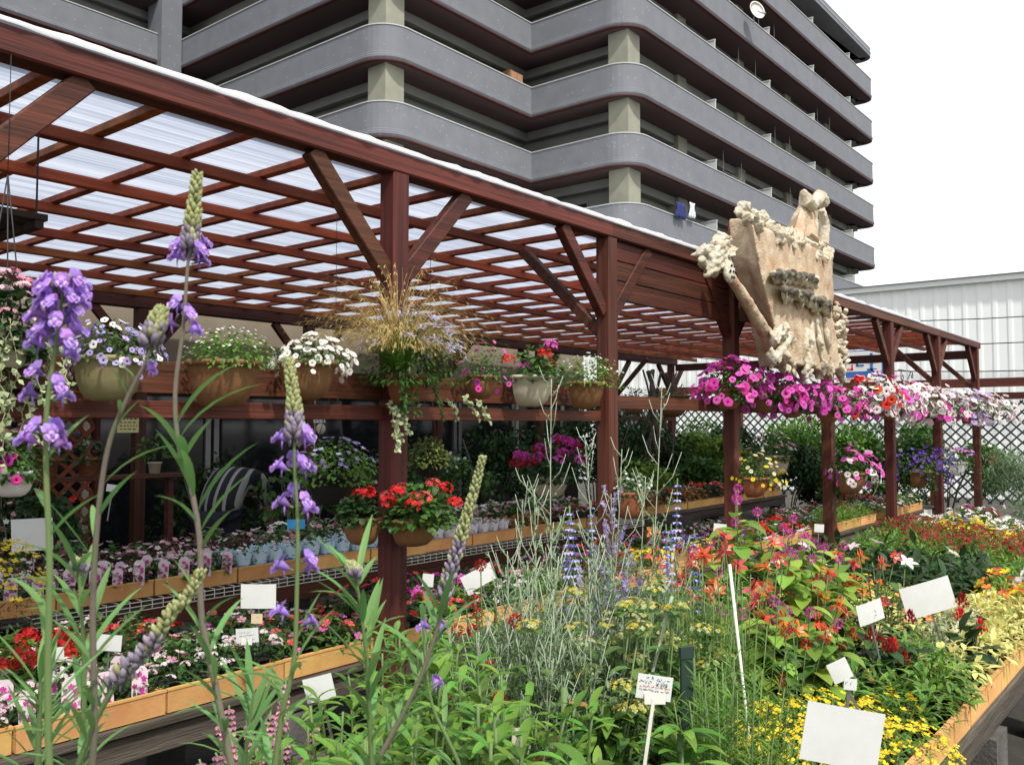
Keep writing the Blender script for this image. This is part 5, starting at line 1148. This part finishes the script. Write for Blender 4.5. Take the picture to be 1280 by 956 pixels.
for (px,py,s,lb) in ((880,690,2.1,'tall feathery green plant behind the dark stake'),(920,700,2.2,'tall feathery green plant left of the pale stake'),(850,720,2.1,'feathery green plant next to the yellow umbels'),(915,800,1.7,'lower feathery green plant above the rosettes'),(890,810,1.75,'lower feathery green plant right of the handwritten card')):
    bp(px,py,s,b_feather,'cosmos',lb,'plant',True,'feathery green plants')
for (px,py,s,lb) in ((925,612,3.0,'lime leaved plant with magenta globes left of the aisle'),(970,640,3.0,'lime leaved plant with magenta globes beside the orange blooms'),(1005,665,3.2,'lime leaved magenta globe plant nearer the aisle'),(950,720,2.6,'lower lime leaved magenta globe plant'),(1010,760,2.6,'magenta globe plant over the curled card'),(1055,670,3.4,'lime leaved plant with a few magenta globes by the post')):
    bp(px,py,s,b_globe,'gomphrena',lb,'flower',True,'magenta globe flowers',cols=('mag','hot') )
for (px,py,s,lb) in ((620,700,2.1,'dark red pompom scabious beside the folded card'),(640,780,1.7,'dark red pompom scabious low in the bed'),(985,790,2.2,'red pompom plant near the little white card')):
    bp(px,py,s,b_globe,'scabious',lb,'flower',True,'red pompom flowers',cols=('dred','red'),n=5,lm=G_MID,fr=.014,Lf=.05,Wf=.014)
for (px,py,s,lb) in ((905,665,2.7,'orange and cream columbines behind the feathery green'),(870,690,2.6,'orange columbines with cream hearts left of the white stake'),(940,690,2.7,'coral columbines right of the white stake'),(820,670,3.0,'salmon columbines among blue spikes'),(1010,720,2.9,'orange columbines in front of the lime leaves'),(1045,725,3.1,'orange columbines near the aisle'),(985,745,2.6,'coral columbines over the globe flowers'),(1080,690,3.5,'orange columbines beside the wooden post')):
    bp(px,py,s,b_columbine,'columbine',lb,'flower',True,'orange and coral columbines',n=8)
bp(335,870,1.9,b_spike,'celosia','dusty pink celosia spikes under the orange tray',cat='flower',cols=('dusty','pink'),n=10,spread=.16,Ls=.10)
bp(300,900,1.8,b_spike,'celosia','dusty pink celosia spikes left of the blank tilted card',cat='flower',cols=('dusty','pink'),n=10,spread=.14,Ls=.10)
bp(705,800,1.55,b_rosette,'rust_leaf_plant','plant with rust and yellow leaves in the middle of the bed',cat='plant',lm=G_AUT,n=12,Lf=.09,Wf=.03)
bp(1110,700,3.7,b_lance,'perennial','glossy dark plant behind the white lilies by the aisle',cat='plant',lm=G_DARK,n=8)
def b_daisy(g, H, Rr=.17):
    st = MB(); st.tube([(0,0,.1),(0,0,max(.15,H-.1))],.006,6); z = H-.17; fo = mound(g,Rr,.15,520,.026,.006,z,-.3,.5); f = MB(); flowers_for(f,g,'tiny',Rr,.15,z,260,.0085,1,True)
    return [('stems',st,[STEM]),('foliage',fo,[G_BRIGHT]),('blossoms',f,[P['yellow'],P['yellow']])]
for (px,py,s,lb) in ((985,868,2.1,'mound of tiny yellow flowers left of the largest blank card'),(1035,862,2.35,'mound of tiny yellow flowers behind the largest blank card'),(1125,898,2.15,'mound of tiny yellow flowers right of the largest blank card'),(1000,905,1.8,'lowest mound of tiny yellow flowers below the others')):
    bp(px,py,s,b_daisy,'yellow_daisy',lb,'flower',True,'mounds of tiny yellow flowers')
# white and dark stakes
for (x0,y0,x1,y1,s,mm,lb) in ((927,840,912,705,2.0,WHITEP,'thin white plant stake leaning left behind the feathery green'),(816,838,840,745,1.9,STEMW,'pale bamboo cane leaning right behind the handwritten card')):
    a = dist(x0,y0,s); b = dist(x1,y1,s); d = (a-b); a2 = a+d*((a.z-BZ)/max(.05,-d.z) if d.z<0 else .6); m = MB(); m.tube([Vector((0,0,0)),b-a2],.0035,6); thing('plant_stake',lb,'stake',a2,me=m.mesh('stake',[mm]))
p = dist(858,830,1.75); m = MB(); m.box((-.013,-.003,BZ-p.z),(.013,.003,.03)); m.box((-.015,-.005,.012),(.015,.005,.034)); thing('dark_stake','dark grey flat plastic marker standing between feathery plants','marker',p,YAW-1.2,me=m.mesh('marker',[mat('dark_marker',(.025,.045,.035),.5)],False))
# yellow daisies hanging at the far left, front of the left card
p = dist(14,690,3.9); g = random.Random(4); fo = mound(g,.15,.32,420,.03,.008,0,-.3,.5); f = MB(); flowers_for(f,g,'tiny',.16,.32,0,140,.014,1,True)
o = thing('bidens','loose clump of small yellow daisies at the far left edge','flower',(p.x,p.y,T1Z)); link('pot',POTB,o); link('foliage',fo.mesh('foliage',[G_MID]),o,(0,0,.17)); link('blossoms',f.mesh('blossoms',[P['yellow'],P['cream']]),o,(0,0,.17))

# ================================================================ SHRUBS AND POTS IN THE SHADE AND AT THE FAR END
def shrub(loc, Rr, H, n, L_, W_, lm, label, name='shrub', z0=.15, fl=None, pot=None, group=None):
    g = random.Random(int(loc[0]*100+loc[1]*10+H*7)); o = thing(name,label,'shrub',loc,0,group)
    m = MB()
    for i in range(6): a = g.uniform(0,6.28); m.tube([(0,0,0),(math.cos(a)*Rr*.2,math.sin(a)*Rr*.2,H*.4),(math.cos(a)*Rr*.6,math.sin(a)*Rr*.6,H*.85)],[.014,.009,.003],5)
    part('stems', m, STEMP, o, True); f = MB()
    cl = [(hemi(g,-.4),g.uniform(.25,.45)) for i in range(14)]
    for i in range(n):
        d,rc = g.choice(cl); q = rv(g).normalized()*rc*g.random()**.4; c = Vector((d.x*Rr*.75+q.x*Rr, d.y*Rr*.75+q.y*Rr, z0+(H-z0)*(.5+.38*d.z+q.z*.45)))
        if c.z < .02: continue
        f.leaf(c, rv(g)+Vector((0,0,.1)), Vector((0,0,1))+rv(g,.5), L_*g.uniform(.7,1.2), W_, 3, .5, .25)
    part('foliage', f, lm, o, True)
    if fl:
        b = MB()
        for i in range(fl[1]):
            d,rc = g.choice(cl); q = rv(g).normalized()*rc; c = Vector((d.x*Rr*.78+q.x*Rr, d.y*Rr*.78+q.y*Rr, z0+(H-z0)*(.5+.4*d.z+q.z*.47))); b.petals(c, rv(g)+Vector((0,-.5,.5)), fl[2], 5, 0, None, .1)
        part('blossoms', b, [P[fl[0]]], o, True)
    if pot: link('pot', wallpot_mesh(pot[0],pot[1],pot[0],pot[2],True), o)
    return o
SH = [((15.2,8.2),.8,2.0,G_MID,'rounded green shrub in the far left corner of the lattice fence'),((15.1,6.9),.8,1.9,G_DARK,'dark shrub second from the corner of the lattice fence'),((15.2,5.6),.75,1.75,G_BRIGHT,'bright green shrub before the middle of the lattice fence'),((15.2,4.4),.7,1.8,G_MID,'upright green shrub seen between the two far posts'),((15.1,3.5),.6,1.6,G_MID,'green shrub beyond the last post'),
      ((13.2,6.6),.7,1.5,G_LIME,'yellow green shrub under the purple petunias'),((13.0,5.2),.7,1.35,G_DARK,'dark glossy shrub behind the far trays'),((12.8,4.1),.5,1.0,G_MID,'low green shrub beside the far trays'),((11.6,7.0),.8,1.9,G_DARK,'tall dark shrub by the rear post'),((11.6,5.9),.6,1.2,G_MID,'leafy shrub inside under the magenta petunias'),((10.0,6.6),.8,2.0,G_DARK,'dark climbing foliage between the rear posts'),((9.9,5.9),.5,1.2,G_LIME,'small yellow green shrub behind the yellow flower pot'),((8.4,7.0),.7,1.7,G_DARK,'dark foliage deep behind the blue spikes'),((6.9,7.1),.6,1.5,G_MID,'green foliage under the rear rail near the middle'),((4.9,7.6),.5,1.3,G_DARK,'dark plant in front of the shop window'),((1.6,7.3),.6,1.4,G_DARK,'dark begonia foliage behind the left shelf'),((3.0,7.5),.6,1.5,G_DARK,'leafy climber on the brown lattice')]
for (u,v),r_,h_,lm,lb in SH: shrub((u,v,0),r_*(1.45 if u>14.5 else 1),h_,int((4600 if u>11 else 1700)*r_*h_/1.2),.085,.045,lm,lb,fl=('white',40,.03) if lm is G_MID and u>12 else (('red',14,.03) if u<4 else None),group='green shrubs in the background')
shrub((13.6,2.0,0),.65,1.45,3000,.11,.012,G_SILV,'feathery silver shrub at the right beyond the benches','silver_shrub')
shrub((12.0,1.6,0),.5,1.0,1900,.11,.012,G_SILV,'smaller silver shrub at the right edge','silver_shrub',fl=('pale',30,.03))
shrub((14.6,1.5,0),.6,1.6,1200,.09,.045,G_MID,'green shrub with white flowers against the lattice at the right',fl=('white',50,.035))
shrub((12.9,3.4,0),.22,.75,260,.06,.035,G_DARK,'dark plant in a ribbed cream tub near the last post',z0=.35,pot=(.34,.32,CREAM))
m = MB(); m.lathe([(0,0),(.13,0),(.16,.2),(.17,.2),(.17,.22),(.15,.22),(.14,.03),(0,.03)],20); thing('bucket','pale turquoise plastic bucket on the ground near the far posts','bucket',onZ(1190,700,.02)+Vector((0,0,.0)),me=m.mesh('bucket',[mat('turquoise',(.25,.55,.42),.4)],True))
# plants hanging thick at the right inside
for i,(px,py,s,lb) in enumerate(((1000,470+120,9.6,'row of small pots on the back shelf, third post side'),)): pass
g = random.Random(31); p = onV(828,600,6.4); p.z = 0; o = thing('vine_trunk','tangle of bare twisting vine trunks deep in the shade behind the blue spikes','vine',p); m = MB()
for i in range(7):
    a = Vector((g.uniform(-.25,.25),g.uniform(-.1,.1),0)); pts = [a]
    for k in range(7): a = a+Vector((g.uniform(-.16,.16),g.uniform(-.08,.08),.34)); pts.append(a)
    m.tube(bez(pts,3), g.uniform(.012,.03), 6)
part('stems', m, PLANK, o, True)
# shelf with small pots at the left
p = onV(110,598,6.3); r = thing('wall_shelf','narrow brown shelf holding small pots at the left','shelf',(p.x-.5,6.3,p.z)); m = MB(); m.beam((-.2,0,0),(1.2,0,0),.16,.03); part('board', m, WOOD, r); m = MB(); m.box((-.18,-.03,-p.z),(-.14,.03,-.016)); m.box((1.1,-.03,-p.z),(1.14,.03,-.016)); part('leg', m, WOOD, r)
for i,(dx,me_,lb) in enumerate(((-.1,POTT,'first terracotta pot with leaves on the left shelf'),(.22,POTT,'squat terracotta pot with leaves in the middle of the left shelf'),(.5,POTT,'terracotta pot with tall leaves on the left shelf'),(1.0,POTC,'small cream pot at the right end of the left shelf'))):
    o = thing('shelf_pot',lb,'potted plant',(p.x-.5+dx,6.3,p.z+.016)); link('pot',me_,o); g = random.Random(i); fo = mound(g,.13,.18,110,.06,.03,.12,-.1); link('foliage',fo.mesh('foliage',[G_MID if i%2 else G_DARK]),o)
# dense begonia foliage behind the wire table, left
for i in range(9):
    u = 2.0+i*.55
    if 3.0 < u < 4.3: continue
    shrub((u,5.8+(i%2)*.25,0),.36,1.1+.12*(i%3),520,.06,.04,[G_BRONZE,G_DARK,G_MID][i%3],['bronze leaved','dark leaved','green leaved'][i%3]+' bushy plant behind the wire table','bushy_plant',z0=.6,fl=(['white','pink','pale','red'][i%4],22,.018),group='bushy plants standing behind the wire table')
# chequer edge: rear trays in shade
for i in range(7): fill_tray(7.8+i*.5,4.63,.7,.49,.34,['impatiens_red','petunia_mixed'] if i%2 else ['heuchera_rust','impatiens_pink'],'on the low table deep in the shade',3,2,False,None,1.3)
# pink twigs and slats seen near 920,595 : potted plants on the ground under the bench edge
for i,(u,v) in enumerate(((2.6,2.45),(3.1,2.5),(3.7,2.42),(4.5,2.5),(5.2,2.45))):
    shrub((u,v,0),.2,.62,330,.06,.022,[G_MID,G_BRIGHT][i%2],['mid green','bright green'][i%2]+' leafy plant standing on the ground in the aisle','aisle_plant',z0=.2,group='plants standing in the aisle',pot=(.2,.18,BLACKP))
